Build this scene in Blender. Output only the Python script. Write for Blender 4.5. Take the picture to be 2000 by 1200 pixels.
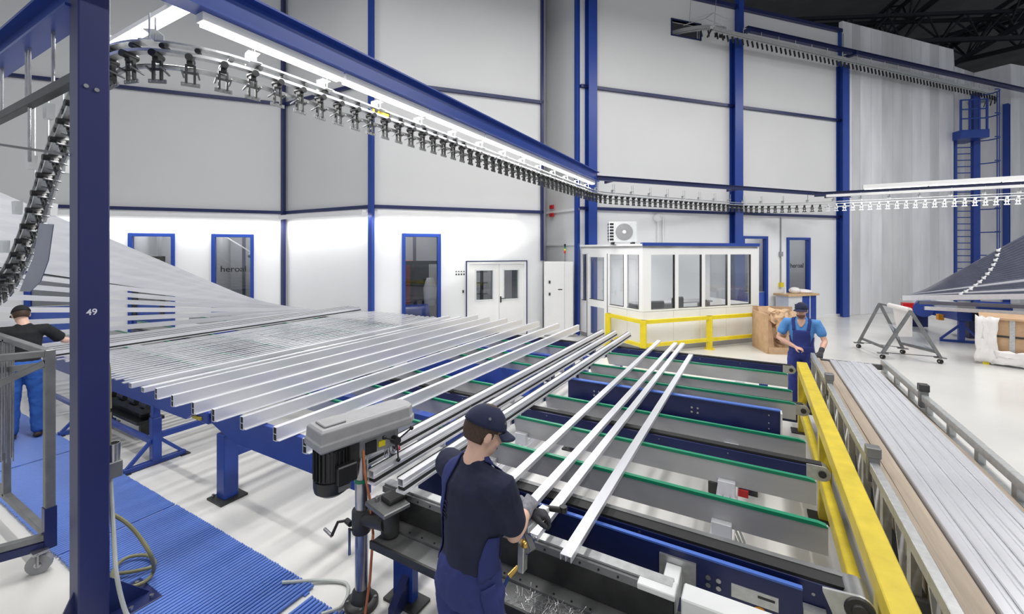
import bpy, bmesh, math, random
from mathutils import Vector, Matrix
from mathutils.bvhtree import BVHTree
V = Vector
R = math.radians
random.seed(7)
for o in list(bpy.data.objects): bpy.data.objects.remove(o)
SC = bpy.context.scene
COL = SC.collection

# ------------------------------------------------------------------ camera, world, lights, exposure
cam_d = bpy.data.cameras.new('camera'); cam = bpy.data.objects.new('camera', cam_d); COL.objects.link(cam)
cam.location = (0, 0, 2.5); cam.rotation_euler = (R(90), 0, R(29.4))
cam_d.sensor_width = 36; cam_d.lens = 36 * 844 / 2000; cam_d.shift_y = -0.055
cam_d.clip_start = 0.05; cam_d.clip_end = 200
SC.camera = cam
SC.view_settings.view_transform = 'Standard'; SC.view_settings.look = 'None'
SC.view_settings.exposure = 0.0; SC.view_settings.gamma = 1; SC.view_settings.use_curve_mapping = False
wld = bpy.data.worlds.new('hall_air'); SC.world = wld; wld.use_nodes = True
wld.node_tree.nodes['Background'].inputs[0].default_value = (0.86, 0.92, 1.0, 1)
wld.node_tree.nodes['Background'].inputs[1].default_value = 0.62

def area(name, loc, sx, sy, power, rot=(0, 0, 0), col=(1, 0.985, 0.965), spread=180):
    l = bpy.data.lights.new(name, 'AREA'); l.shape = 'RECTANGLE'; l.size = sx; l.size_y = sy
    l.energy = power; l.color = col; l.spread = R(spread)
    o = bpy.data.objects.new(name, l); COL.objects.link(o); o.location = loc; o.rotation_euler = rot
    return o
# rows of hall lamps under the roof, running along the profile direction
for x, y, p in ((-9.0, 1.0, 210), (-3.0, 5.0, 380), (3.0, 8.0, 560), (8.5, 14.0, 780), (3.0, -3.0, 400)):
    area('hall_lamp_row', (x, y, 9.9), 0.5, 9.0, p)
# lamps under the two overhead conveyor beams
area('beam_lamp_row', (-3.66, 6.3, 4.19), 0.10, 8.8, 150)
area('bend_lamp', (-5.6, 2.0, 4.72), 1.9, 0.08, 90)
area('beam_lamp_row', (5.6, 17.05, 4.19), 6.4, 0.10, 45)
# ------------------------------------------------------------------ helpers
WM = {}
def S(r, g, b):
    f = lambda c: (c / 255 / 12.92) if c / 255 <= 0.04045 else ((c / 255 + 0.055) / 1.055) ** 2.4
    return (f(r), f(g), f(b))

def pm(name, col, rough=0.5, metal=0.0, var=0.06, scale=6.0, bump=0.0, stretch=(1, 1, 1), emit=0.0, rvar=0.0, trans=0.0, alpha=1.0, coat=0.0, detail=4):
    m = bpy.data.materials.new(name); m.use_nodes = True
    nt = m.node_tree; b = nt.nodes['Principled BSDF']
    tc = nt.nodes.new('ShaderNodeTexCoord'); mp = nt.nodes.new('ShaderNodeMapping')
    mp.inputs['Scale'].default_value = stretch
    nt.links.new(tc.outputs['Object'], mp.inputs[0])
    n = nt.nodes.new('ShaderNodeTexNoise'); n.inputs['Scale'].default_value = scale; n.inputs['Detail'].default_value = detail
    nt.links.new(mp.outputs[0], n.inputs['Vector'])
    r = nt.nodes.new('ShaderNodeValToRGB')
    r.color_ramp.elements[0].position = 0.3; r.color_ramp.elements[1].position = 0.7
    r.color_ramp.elements[0].color = tuple(max(0, c * (1 - var)) for c in col) + (1,)
    r.color_ramp.elements[1].color = tuple(min(1, c * (1 + var)) for c in col) + (1,)
    nt.links.new(n.outputs[0], r.inputs[0]); nt.links.new(r.outputs[0], b.inputs['Base Color'])
    b.inputs['Roughness'].default_value = rough; b.inputs['Metallic'].default_value = metal
    if rvar:
        q = nt.nodes.new('ShaderNodeMapRange'); q.inputs[3].default_value = max(0.02, rough - rvar); q.inputs[4].default_value = min(1, rough + rvar)
        nt.links.new(n.outputs[0], q.inputs[0]); nt.links.new(q.outputs[0], b.inputs['Roughness'])
    if bump:
        bp = nt.nodes.new('ShaderNodeBump'); bp.inputs['Strength'].default_value = bump; bp.inputs['Distance'].default_value = 0.01
        nt.links.new(n.outputs[0], bp.inputs['Height']); nt.links.new(bp.outputs[0], b.inputs['Normal'])
    if emit:
        b.inputs['Emission Color'].default_value = tuple(col) + (1,); b.inputs['Emission Strength'].default_value = emit
    if trans: b.inputs['Transmission Weight'].default_value = trans
    if alpha < 1: b.inputs['Alpha'].default_value = alpha
    if coat: b.inputs['Coat Weight'].default_value = coat
    return m

BLUE = S(34, 66, 150)
M = dict(
    floor=pm('floor_paint', S(219, 218, 214), 0.22, var=0.05, scale=0.7, rvar=0.07, coat=0.0),
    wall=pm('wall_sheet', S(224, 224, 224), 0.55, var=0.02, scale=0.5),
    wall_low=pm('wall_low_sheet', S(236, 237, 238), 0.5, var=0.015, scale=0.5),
    steelpanel=pm('raw_panel', S(216, 216, 218), 0.42, metal=0.12, var=0.14, scale=1.3, stretch=(1, 1, 0.25), rvar=0.1),
    steelpanel2=pm('raw_panel_dull', S(232, 232, 236), 0.5, metal=0.1, var=0.12, scale=1.7, stretch=(1, 1, 0.2), rvar=0.1),
    blue=pm('blue_paint', BLUE, 0.35, var=0.06, scale=3),
    navy=pm('navy_paint', S(27, 38, 88), 0.33, var=0.08, scale=3),
    blue_edge=pm('blue_edge', S(72, 108, 190), 0.3, var=0.05),
    post=pm('post_paint', S(30, 37, 92), 0.38, var=0.08, scale=2),
    alu=pm('aluminium', S(222, 223, 228), 0.33, metal=0.6, var=0.05, scale=3, stretch=(4, 0.4, 4), rvar=0.08),
    alu_b=pm('bright_aluminium', S(226, 226, 231), 0.33, metal=0.4, var=0.04, scale=3, stretch=(4, 0.4, 4), rvar=0.06),
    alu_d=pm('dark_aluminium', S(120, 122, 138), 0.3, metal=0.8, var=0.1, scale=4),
    plate=pm('brushed_plate', S(190, 190, 190), 0.32, metal=0.4, var=0.07, scale=2.5, stretch=(0.5, 3, 3), rvar=0.08),
    steel=pm('grey_steel', S(128, 129, 130), 0.42, metal=0.6, var=0.16, scale=7),
    dsteel=pm('dark_steel', S(62, 62, 62), 0.45, metal=0.4, var=0.25, scale=9),
    chrome=pm('worn_chrome', S(170, 170, 172), 0.25, metal=0.9, var=0.15, scale=12),
    black=pm('black_plastic', S(26, 26, 28), 0.42, var=0.2, scale=9),
    rubber=pm('black_rubber', S(20, 20, 21), 0.6, var=0.2, scale=9),
    green=pm('green_plastic', S(18, 132, 96), 0.35, var=0.08, scale=5),
    yellow=pm('yellow_paint', S(226, 204, 34), 0.4, var=0.07, scale=5),
    yellow_w=pm('worn_yellow', S(206, 184, 48), 0.45, var=0.12, scale=7, bump=0.05),
    white=pm('white_paint', S(238, 238, 238), 0.4, var=0.015, scale=3),
    whitem=pm('white_metal', S(226, 228, 228), 0.35, metal=0.2, var=0.04, scale=6),
    lamp=pm('lit_tube', (1.0, 0.98, 0.95), 0.4, var=0.0, emit=3.0),
    galv=pm('galvanised', S(196, 198, 198), 0.36, metal=0.65, var=0.12, scale=25),
    cardboard=pm('cardboard', S(194, 160, 126), 0.8, var=0.12, scale=6, bump=0.1),
    paper=pm('packing_paper', S(214, 184, 150), 0.8, var=0.1, scale=9, bump=0.2),
    board=pm('brown_board', S(164, 150, 134), 0.7, var=0.16, scale=5, stretch=(5, 0.3, 5), bump=0.1),
    film=pm('white_film', S(240, 236, 234), 0.3, var=0.04, scale=7, bump=0.4),
    mat=pm('blue_mat', S(84, 118, 194), 0.42, var=0.12, scale=2.2),
    roof=pm('dark_roof', S(118, 118, 120), 0.8, var=0.15, scale=0.6),
    truss=pm('dark_truss', S(28, 29, 40), 0.6, var=0.2, scale=4),
    red=pm('red_plastic', S(200, 30, 34), 0.4, var=0.08),
    orange=pm('orange_cable', S(196, 116, 72), 0.5, var=0.08),
    hose=pm('olive_hose', S(132, 130, 96), 0.5, var=0.1),
    hose_g=pm('grey_hose', S(176, 180, 176), 0.5, var=0.1),
    hose_b=pm('blue_hose', S(36, 66, 128), 0.4, var=0.1),
    brass=pm('brass', S(206, 170, 92), 0.3, metal=0.8, var=0.1),
    grey=pm('grey_enamel', S(150, 150, 152), 0.4, var=0.06, scale=14),
    inside=pm('room_beyond', S(176, 177, 180), 0.7, var=0.06, scale=1.0),
    bluefilm=pm('blue_kick_panel', S(64, 92, 172), 0.35, var=0.05),
    redfab=pm('dark_red_curtain', S(150, 44, 44), 0.6, var=0.1),
    letter=pm('black_letter', S(30, 30, 32), 0.5, var=0.0),
    chalk=pm('white_letter', S(220, 222, 230), 0.6, var=0.0),
    wood=pm('pale_wood', S(204, 172, 132), 0.6, var=0.12, scale=5, stretch=(1, 6, 6)),
    orange_l=pm('orange_label', S(236, 160, 32), 0.5, var=0.02),
    swarf=pm('metal_swarf', S(190, 190, 192), 0.35, metal=0.8, var=0.3, scale=30),
)
def glass_mat(name, tint, rough=0.03, op=0.07):
    m = bpy.data.materials.new(name); m.use_nodes = True; nt = m.node_tree
    for n in list(nt.nodes): nt.nodes.remove(n)
    out = nt.nodes.new('ShaderNodeOutputMaterial'); mx = nt.nodes.new('ShaderNodeMixShader')
    tr = nt.nodes.new('ShaderNodeBsdfTransparent'); tr.inputs[0].default_value = tint + (1,)
    gl = nt.nodes.new('ShaderNodeBsdfGlossy'); gl.inputs['Roughness'].default_value = rough
    gl.inputs['Color'].default_value = (0.9, 0.92, 0.95, 1)
    mx.inputs[0].default_value = op
    nt.links.new(tr.outputs[0], mx.inputs[1]); nt.links.new(gl.outputs[0], mx.inputs[2]); nt.links.new(mx.outputs[0], out.inputs[0])
    return m
M['glass'] = glass_mat('window_glass', (0.72, 0.73, 0.74))
M['glass_c'] = glass_mat('cabin_glass', (0.84, 0.85, 0.86), op=0.07)
M['acryl'] = glass_mat('clear_guard', (0.8, 0.82, 0.86), op=0.3)

def ortho(t, up=V((0, 0, 1))):
    t = t.normalized()
    a = up - t * up.dot(t)
    if a.length < 1e-4: a = V((1, 0, 0)) - t * t.x
    a.normalize(); return t.cross(a).normalized(), a   # side, up

class MB:
    def __init__(s): s.v = []; s.f = []
    def add(s, vs, fs):
        b = len(s.v); s.v += [V(p) for p in vs]; s.f += [tuple(b + i for i in f) for f in fs]; return s
    def box(s, x0, x1, y0, y1, z0, z1, m=None):
        vs = [V((x, y, z)) for x in (x0, x1) for y in (y0, y1) for z in (z0, z1)]
        if m is not None: vs = [m @ p for p in vs]
        return s.add(vs, [(0, 1, 3, 2), (4, 6, 7, 5), (0, 4, 5, 1), (2, 3, 7, 6), (0, 2, 6, 4), (1, 5, 7, 3)])
    def bar(s, p0, p1, w, h, up=V((0, 0, 1))):
        p0 = V(p0); p1 = V(p1); sd, u = ortho(p1 - p0, V(up)); vs = []
        for p in (p0, p1):
            for a, b in ((-1, -1), (1, -1), (1, 1), (-1, 1)): vs.append(p + sd * a * w / 2 + u * b * h / 2)
        return s.add(vs, [(3, 2, 1, 0), (4, 5, 6, 7), (0, 1, 5, 4), (1, 2, 6, 5), (2, 3, 7, 6), (3, 0, 4, 7)])
    def cyl(s, p0, p1, r0, r1=None, n=14, cap=True):
        r1 = r0 if r1 is None else r1; p0 = V(p0); p1 = V(p1); sd, u = ortho(p1 - p0); vs = []
        for p, r in ((p0, r0), (p1, r1)):
            for i in range(n):
                a = 2 * math.pi * i / n; vs.append(p + sd * r * math.cos(a) + u * r * math.sin(a))
        fs = [(i, (i + 1) % n, n + (i + 1) % n, n + i) for i in range(n)]
        if cap: fs += [tuple(range(n))[::-1], tuple(range(n, 2 * n))]
        return s.add(vs, fs)
    def sweep(s, path, prof, up=V((0, 0, 1)), closed=True, cap=True):
        path = [V(p) for p in path]; n = len(prof); vs = []
        for i, p in enumerate(path):
            t = (path[min(i + 1, len(path) - 1)] - path[max(i - 1, 0)])
            sd, u = ortho(t, up)
            for a, b in prof: vs.append(p + sd * a + u * b)
        fs = []
        for i in range(len(path) - 1):
            for k in range(n if closed else n - 1):
                k2 = (k + 1) % n; fs.append((i * n + k, i * n + k2, (i + 1) * n + k2, (i + 1) * n + k))
        if cap and closed: fs += [tuple(range(n))[::-1], tuple(range((len(path) - 1) * n, len(path) * n))]
        return s.add(vs, fs)
    def tube(s, path, r, n=8): return s.sweep(path, [(r * math.cos(2 * math.pi * k / n), r * math.sin(2 * math.pi * k / n)) for k in range(n)])
    def prism(s, poly, vec):
        n = len(poly); vec = V(vec); poly = [V(p) for p in poly]
        fs = [tuple(range(n))[::-1], tuple(range(n, 2 * n))] + [(i, (i + 1) % n, n + (i + 1) % n, n + i) for i in range(n)]
        return s.add(poly + [p + vec for p in poly], fs)
    def hollow(s, p0, p1, w, h, t, up=V((0, 0, 1)), mid=None):
        # a rectangular tube with open ends, optional inner web at height mid
        p0 = V(p0); p1 = V(p1); sd, u = ortho(p1 - p0, V(up)); vs = []
        for p in (p0, p1):
            for q in (0, t):
                for a, b in ((-1, -1), (1, -1), (1, 1), (-1, 1)): vs.append(p + sd * a * (w / 2 - q) + u * b * (h / 2 - q))
        fs = []
        for k in range(4):
            k2 = (k + 1) % 4
            fs += [(k, k2, 8 + k2, 8 + k), (4 + k2, 4 + k, 12 + k, 12 + k2), (k2, k, 4 + k, 4 + k2), (8 + k, 8 + k2, 12 + k2, 12 + k)]
        s.add(vs, fs)
        if mid is not None: s.bar(p0 + u * mid, p1 + u * mid, w - t, t, up)
        return s
    def lathe(s, prof, c=(0, 0, 0), axis=(0, 0, 1), n=20):
        c = V(c); axis = V(axis).normalized(); sd, u = ortho(axis) if abs(axis.z) < 0.99 else (V((1, 0, 0)), V((0, 1, 0)))
        vs = []
        for r, h in prof:
            for i in range(n):
                a = 2 * math.pi * i / n; vs.append(c + axis * h + sd * r * math.cos(a) + u * r * math.sin(a))
        fs = []
        for j in range(len(prof) - 1):
            for i in range(n):
                k = (i + 1) % n; fs.append((j * n + i, j * n + k, (j + 1) * n + k, (j + 1) * n + i))
        fs += [tuple(range(n))[::-1], tuple(range((len(prof) - 1) * n, len(prof) * n))]
        return s.add(vs, fs)
    def ell(s, c, r, m=None, nu=16, nv=10):
        c = V(c); vs = []
        for j in range(nv + 1):
            t = math.pi * j / nv
            for i in range(nu):
                a = 2 * math.pi * i / nu
                p = V((r[0] * math.sin(t) * math.cos(a), r[1] * math.sin(t) * math.sin(a), r[2] * math.cos(t)))
                if m is not None: p = m @ p
                vs.append(c + p)
        fs = []
        for j in range(nv):
            for i in range(nu):
                k = (i + 1) % nu; fs.append((j * nu + i, (j + 1) * nu + i, (j + 1) * nu + k, j * nu + k))
        return s.add(vs, fs)
    def build(s, name, mat, parent=None, smooth=False, bevel=0.0, label=None):
        me = bpy.data.meshes.new(name); off = V((0, 0, 0))
        if parent is None and s.v:
            lo = V([min(p[k] for p in s.v) for k in range(3)]); hi = V([max(p[k] for p in s.v) for k in range(3)])
            off = V(((lo.x + hi.x) / 2, (lo.y + hi.y) / 2, lo.z))
        me.from_pydata([tuple(p - off) for p in s.v], [], s.f)
        bm = bmesh.new(); bm.from_mesh(me); bmesh.ops.remove_doubles(bm, verts=bm.verts, dist=1e-6)
        bmesh.ops.recalc_face_normals(bm, faces=bm.faces); bm.to_mesh(me); bm.free()
        if smooth:
            me.polygons.foreach_set('use_smooth', [True] * len(me.polygons)); me.set_sharp_from_angle(angle=R(38))
        me.materials.append(M[mat] if isinstance(mat, str) else mat)
        o = bpy.data.objects.new(name, me); COL.objects.link(o); attach(o, parent, off)
        if bevel:
            b = o.modifiers.new('bevel', 'BEVEL'); b.width = bevel; b.segments = 1; b.limit_method = 'ANGLE'
        if label: o['label'] = label
        return o
def attach(o, parent, off=V((0, 0, 0))):
    o.location = off; WM[o] = Matrix.Translation(off)
    if parent is not None:
        o.parent = parent; o.matrix_parent_inverse = WM[parent].inverted()
def tag(o, label, cat, group=None):
    o['label'] = label; o['category'] = cat
    if group: o['group'] = group
    return o
def thing(name, label, cat, loc=(0, 0, 0), group=None):
    o = bpy.data.objects.new(name, None); COL.objects.link(o); o.empty_display_size = 0.1
    attach(o, None, V(loc)); return tag(o, label, cat, group)
def struct(o): o['kind'] = 'structure'; return o
def copy_tree(o, parent=None):
    c = o.copy(); COL.objects.link(c); c.parent = parent
    if parent is not None: c.matrix_parent_inverse = o.matrix_parent_inverse.copy()
    WM[c] = WM[o].copy()
    for ch in list(o.children): copy_tree(ch, c)
    return c
def dup(o, name, parent, loc):                 # a piece that shares its mesh, moved by loc
    c = o.copy(); COL.objects.link(c); c.name = name; c.parent = parent
    c.matrix_parent_inverse = WM[parent].inverted(); c.location = loc; WM[c] = Matrix.Translation(V(loc)); return c
def text(s, size, m, mat, name, parent, depth=0.002, sx=1.0):
    cu = bpy.data.curves.new('t', 'FONT'); cu.body = s; cu.size = size; cu.extrude = depth; cu.align_x = 'CENTER'; cu.align_y = 'CENTER'; cu.offset = size * 0.012
    o = bpy.data.objects.new('t', cu); COL.objects.link(o)
    me = bpy.data.meshes.new_from_object(o.evaluated_get(bpy.context.evaluated_depsgraph_get()))
    bpy.data.objects.remove(o)
    for v in me.vertices: v.co = m @ V((v.co.x * sx, v.co.y, v.co.z))
    me.materials.clear(); me.materials.append(M[mat]); me.name = name
    o = bpy.data.objects.new(name, me); COL.objects.link(o); attach(o, parent); return o
ORD = ['first', 'second', 'third', 'fourth', 'fifth', 'sixth', 'seventh', 'eighth', 'ninth', 'tenth', 'eleventh', 'twelfth', 'thirteenth', 'fourteenth', 'fifteenth',
       'sixteenth', 'seventeenth', 'eighteenth', 'nineteenth', 'twentieth', 'twenty-first', 'twenty-second', 'twenty-third', 'twenty-fourth', 'twenty-fifth', 'twenty-sixth', 'twenty-seventh', 'twenty-eighth', 'twenty-ninth', 'thirtieth']

def ordw(n):                                   # n = 1, 2, ...
    if n <= 30: return ORD[n - 1]
    t = {3: 'thirt', 4: 'fort', 5: 'fift'}[n // 10]
    return t + 'ieth' if n % 10 == 0 else t + 'y-' + ORD[n % 10 - 1]
# ------------------------------------------------------------------ floor, roof, walls
fl = MB().box(-40, 40, -25, 55, -0.2, 0).build('floor', 'floor'); struct(fl)
rf = MB().box(-40, 40, -25, 55, 17.0, 17.3).build('ceiling', 'roof'); struct(rf)

class Wall:
    """A wall standing on p0-p1: u runs along it, n comes out of it into the hall."""
    def __init__(s, p0, p1):
        s.p0 = V((p0[0], p0[1], 0)); d = V((p1[0] - p0[0], p1[1] - p0[1], 0)); s.L = d.length; s.u = d.normalized()
        s.n = V((s.u.y, -s.u.x, 0))
        if s.n.dot(-s.p0) < 0: s.n = -s.n
        s.m = Matrix(((s.u.x, s.n.x, 0, s.p0.x), (s.u.y, s.n.y, 0, s.p0.y), (0, 0, 1, 0), (0, 0, 0, 1)))
    def pt(s, u, n, z): return s.m @ V((u, n, z))
    def box(s, mb, u0, u1, n0, n1, z0, z1): return mb.box(u0, u1, n0, n1, z0, z1, s.m)
    def cells(s, mb, u0, u1, z0, z1, n0, n1, holes):
        us = sorted({u0, u1} | {min(max(x, u0), u1) for h in holes for x in h[:2]}); zs = sorted({z0, z1} | {min(max(x, z0), z1) for h in holes for x in h[2:]})
        for a, b in zip(us, us[1:]):
            for c, d in zip(zs, zs[1:]):
                cu, cz = (a + b) / 2, (c + d) / 2
                if not any(h[0] < cu < h[1] and h[2] < cz < h[3] for h in holes): s.box(mb, a, b, n0, n1, c, d)
        return mb
    def make(s, name, rows, cols, holes=(), mats=None, gap=0.006):
        root = s.cells(MB(), 0, s.L, rows[0], rows[-1], -0.14, -0.02, holes).build(name, 'wall'); struct(root)
        for i, (a, b) in enumerate(zip(rows, rows[1:])):
            for j, (c, d) in enumerate(zip(cols, cols[1:])):
                mt = mats(i, j) if mats else 'wall'
                s.cells(MB(), c + gap / 2, d - gap / 2, a + gap / 2, b - gap / 2, -0.02, 0, holes).build('panel', mt, root)
        s.root = root; return s
    def frame(s, name, hole, w=0.06, mat='blue', parent=None, depth=0.05, bottom=True):
        u0, u1, z0, z1 = hole; mb = MB()
        s.box(mb, u0 - w / 2, u0 + w, -0.1, depth, z0, z1 + w / 2); s.box(mb, u1 - w, u1 + w / 2, -0.1, depth, z0, z1 + w / 2)
        s.box(mb, u0 + w, u1 - w, -0.1, depth, z1 - w, z1 + w / 2)
        if bottom: s.box(mb, u0 + w, u1 - w, -0.1, depth, z0, z0 + w)
        return mb.build(name, mat, parent, bevel=0.004)

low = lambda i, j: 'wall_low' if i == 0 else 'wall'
W1 = Wall((-18.4, 1.28), (-12.6, 8.2)); W2 = Wall((-12.6, 8.2), (-8.8, 8.2)); W3 = Wall((-8.8, 8.2), (-5.65, 11.93))
WP = Wall((-5.65, 11.93), (-6.06, 13.1)); W4 = Wall((-6.06, 13.1), (-4.6, 12.33)); W5 = Wall((-4.6, 12.33), (2.8, 20.5)); W6 = Wall((2.9, 20.6), (7.53, 25.9))
h1 = [(3.0, 4.1, 0.02, 2.96), (5.15, 6.16, 0.02, 2.96), (7.10, 8.12, 0.02, 2.96)]
h3 = [(0.73, 1.73, 0.02, 2.94), (2.53, 4.31, 0.02, 2.16)]
h5 = [(6.26, 7.36, 0.02, 2.98), (8.33, 9.42, 0.02, 2.95), (3.32, 4.45, 9.54, 10.02)]
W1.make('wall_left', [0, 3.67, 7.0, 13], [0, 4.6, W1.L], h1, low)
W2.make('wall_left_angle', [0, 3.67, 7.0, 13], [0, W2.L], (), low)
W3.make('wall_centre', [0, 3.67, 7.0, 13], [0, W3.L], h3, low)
WP.make('wall_pier', [0, 13], [0, WP.L], (), lambda i, j: 'inside')
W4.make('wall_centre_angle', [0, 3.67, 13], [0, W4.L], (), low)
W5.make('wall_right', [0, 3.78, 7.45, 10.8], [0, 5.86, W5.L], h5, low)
cols6 = [0, 0.55, 1.0, 1.65, 2.3, 2.95, 3.55, 4.2, 4.75, 5.4, 6.0, 6.55, W6.L]
W6.make('wall_panelled', [0, 11.3], cols6, (), lambda i, j: 'steelpanel' if j in (1, 4, 5, 6, 9) else 'steelpanel2', gap=0.012)
p7 = [(7.53, 25.9), (8.27, 28.3), (9.4, 29.8), (10.45, 29.2), (11.95, 30.7), (17, 36)]
for i, (a, b) in enumerate(zip(p7, p7[1:])):
    w = Wall(a, b); k = max(1, int(w.L / 0.7))
    w.make('wall_far_%d' % (i + 1), [0, 11.3], [w.L * q / k for q in range(k + 1)], (), lambda i, j: 'steelpanel' if (j + i) % 2 else 'steelpanel2', gap=0.012)
struct(MB().box(-40, 40, 50, 50.3, 0, 17).build('wall_hall_end', 'roof'))
# blue girts, corner strips and columns
tn = [0]
def trim(mb, mat='blue', bevel=0.0):
    tn[0] += 1; return struct(mb.build('trim_%d' % tn[0], mat, bevel=bevel))
for w, zs in ((W1, (3.67, 7.0)), (W2, (3.67, 7.0)), (W3, (3.67, 7.0)), (W5, (3.78, 7.45))):
    for z in zs: trim(w.box(MB(), 0.0, w.L, 0.0, 0.09, z - 0.045, z + 0.045), 'navy')
trim(W4.box(MB(), 0, W4.L, 0, 0.06, 3.72, 3.79), 'white')
trim(W4.box(MB(), 0, W4.L, 0, 0.05, 2.66, 2.72), 'white')
trim(MB().box(-12.66, -12.54, 8.05, 8.14, 0, 13), 'navy')
trim(MB().box(-8.87, -8.73, 8.03, 8.12, 0, 13), 'blue')
trim(W3.box(MB(), W3.L - 0.08, W3.L, 0.0, 0.09, 2.2, 13), 'navy')
trim(W4.box(MB(), W4.L - 0.12, W4.L, 0.0, 0.12, 0, 13), 'blue')
def hcol(w, u, wd, z1, dp=0.26):
    mb = MB(); w.box(mb, u - wd / 2, u + wd / 2, dp - 0.02, dp, 0, z1); w.box(mb, u - wd / 2, u + wd / 2, 0, 0.02, 0, z1); w.box(mb, u - 0.01, u + 0.01, 0.02, dp - 0.02, 0, z1)
    return trim(mb, 'blue')
hcol(W5, 0.30, 0.28, 13); hcol(W5, 5.86, 0.34, 9.75); trim(W5.box(MB(), 5.92, 6.12, 0, 0.2, 9.75, 12.5)); hcol(W5, 11.0, 0.34, 9.5); trim(W5.box(MB(), 10.92, 11.02, 0, 0.08, 9.5, 10.85))
trim(W5.box(MB(), 4.0, W5.L, -0.05, 0.12, 10.8, 10.92), 'navy')
trim(W6.box(MB(), 0.0, 0.10, 0, 0.05, 0, 10.8), 'whitem')
w7 = Wall((9.4, 29.8), (10.45, 29.2)); hcol(w7, 1.1, 0.2, 9.4)
for a, b in ((0, 0.9), (9.6, 11.0)): trim(W5.box(MB(), a, b, 0, 0.03, 0, 0.1), 'white')

# windows and doors
wn = [0]
def window(w, hole, words=None, kick=1.05, inner='inside', extra=None):
    wn[0] += 1; u0, u1, z0, z1 = hole
    fr = struct(w.frame('window_%d' % wn[0], hole))
    w.box(MB(), u0 + 0.06, u1 - 0.06, -0.07, -0.05, kick, z1 - 0.06).build('pane', 'glass', fr)
    w.box(MB(), u0 + 0.06, u1 - 0.06, -0.08, -0.04, z0, kick - 0.02).build('kick_panel', 'bluefilm', fr)
    w.box(MB(), u0 + 0.06, u1 - 0.06, -0.08, -0.03, kick - 0.02, kick).build('rail', 'galv', fr)
    rm = MB(); w.box(rm, u0 - 0.9, u1 + 0.9, -2.3, -2.2, 0, 3.6); w.box(rm, u0 - 0.9, u0 - 0.8, -2.2, -0.2, 0, 3.6); w.box(rm, u1 + 0.8, u1 + 0.9, -2.2, -0.2, 0, 3.6)
    w.box(rm, u0 - 0.9, u1 + 0.9, -2.2, -0.2, 3.6, 3.7); rm.build('room_behind', inner, fr)
    area('room_fill_light', w.pt((u0 + u1) / 2, -1.2, 3.5), 0.8, 0.8, 45)  # added fill light, lifts the dark room behind the glass
    if words:
        m = Matrix.Translation(w.pt((u0 + u1) / 2, -0.045, 1.99 if words == 'l' else 1.95)) @ w.m.to_3x3().to_4x4() @ Matrix(((1, 0, 0, 0), (0, 0, 1, 0), (0, 1, 0, 0), (0, 0, 0, 1)))
        # letters read left to right as seen from the hall
        if w.u.cross(V((0, 0, 1))).dot(w.n) < 0: m = m @ Matrix.Scale(-1, 4, (1, 0, 0))
        text('heroal', 0.235, m, 'letter', 'lettering', fr, sx=1.12)
    if extra: extra(w, hole, fr)
    return fr
def posts(us, mat='navy', nn=-1.6):
    def f(w, hole, fr):
        for u in us: w.box(MB(), hole[0] + u, hole[0] + u + 0.09, nn - 0.1, nn, 0, 3.6).build('post_behind', mat, fr)
    return f
window(W1, h1[0], extra=posts((0.5,)))
def ex1(w, hole, fr):
    MBb = w.frame('frame_behind', (hole[0] + 0.1, hole[0] + 0.75, 0.6, 2.32), 0.05, 'dsteel', fr); 
    w.box(MB(), hole[0] + 0.12, hole[0] + 0.2, -1.6, -1.5, 0, 3.6).build('post_behind', 'grey', fr)
window(W1, h1[1], extra=ex1)
def ex2(w, hole, fr):
    posts((0.42,), 'alu_d')(w, hole, fr)
    MB().bar(w.pt(hole[0] - 0.2, -1.3, 3.1), w.pt(hole[1] + 0.5, -1.3, 1.9), 0.05, 0.03).build('lamp_behind', 'white', fr)
    MB().ell(w.pt(hole[1] - 0.15, -0.9, 2.35), (0.16, 0.16, 0.1)).build('bag_behind', 'grey', fr, smooth=True)
window(W1, h1[2], 'heroal', extra=ex2)
def ex3(w, hole, fr):
    posts((0.5,), 'alu_d', -1.7)(w, hole, fr)
    w.box(MB(), hole[0] - 0.1, hole[0] + 0.42, -1.5, -0.9, 0.9, 2.2).build('curtain_behind', 'redfab', fr)
    w.box(MB(), hole[0] + 0.3, hole[0] + 0.85, -1.4, -0.9, 0.9, 2.1).build('machine_behind', 'dsteel', fr)
    w.box(MB(), hole[0] - 0.1, hole[1] + 0.2, -0.95, -0.85, 2.1, 2.2).build('beam_behind', 'black', fr)
    MB().lathe([(0.0, 0), (0.17, 0), (0.2, 0.5), (0.12, 0.75), (0.1, 0.8), (0.0, 0.8)], w.pt(hole[1] - 0.14, -0.75, 0.9), n=14).build('canister_behind', 'white', fr, smooth=True)
    MB().cyl(w.pt(hole[0] - 0.3, -0.5, 0.55), w.pt(hole[0] + 0.75, -0.5, 0.55), 0.42, n=20).build('drum_behind', 'blue', fr, smooth=True)
fr3 = window(W3, h3[0], kick=0.12, extra=ex3)
window(W5, h5[0], extra=posts((0.15, 0.75), 'blue'))
window(W5, h5[1], 'heroal', extra=None)
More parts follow.
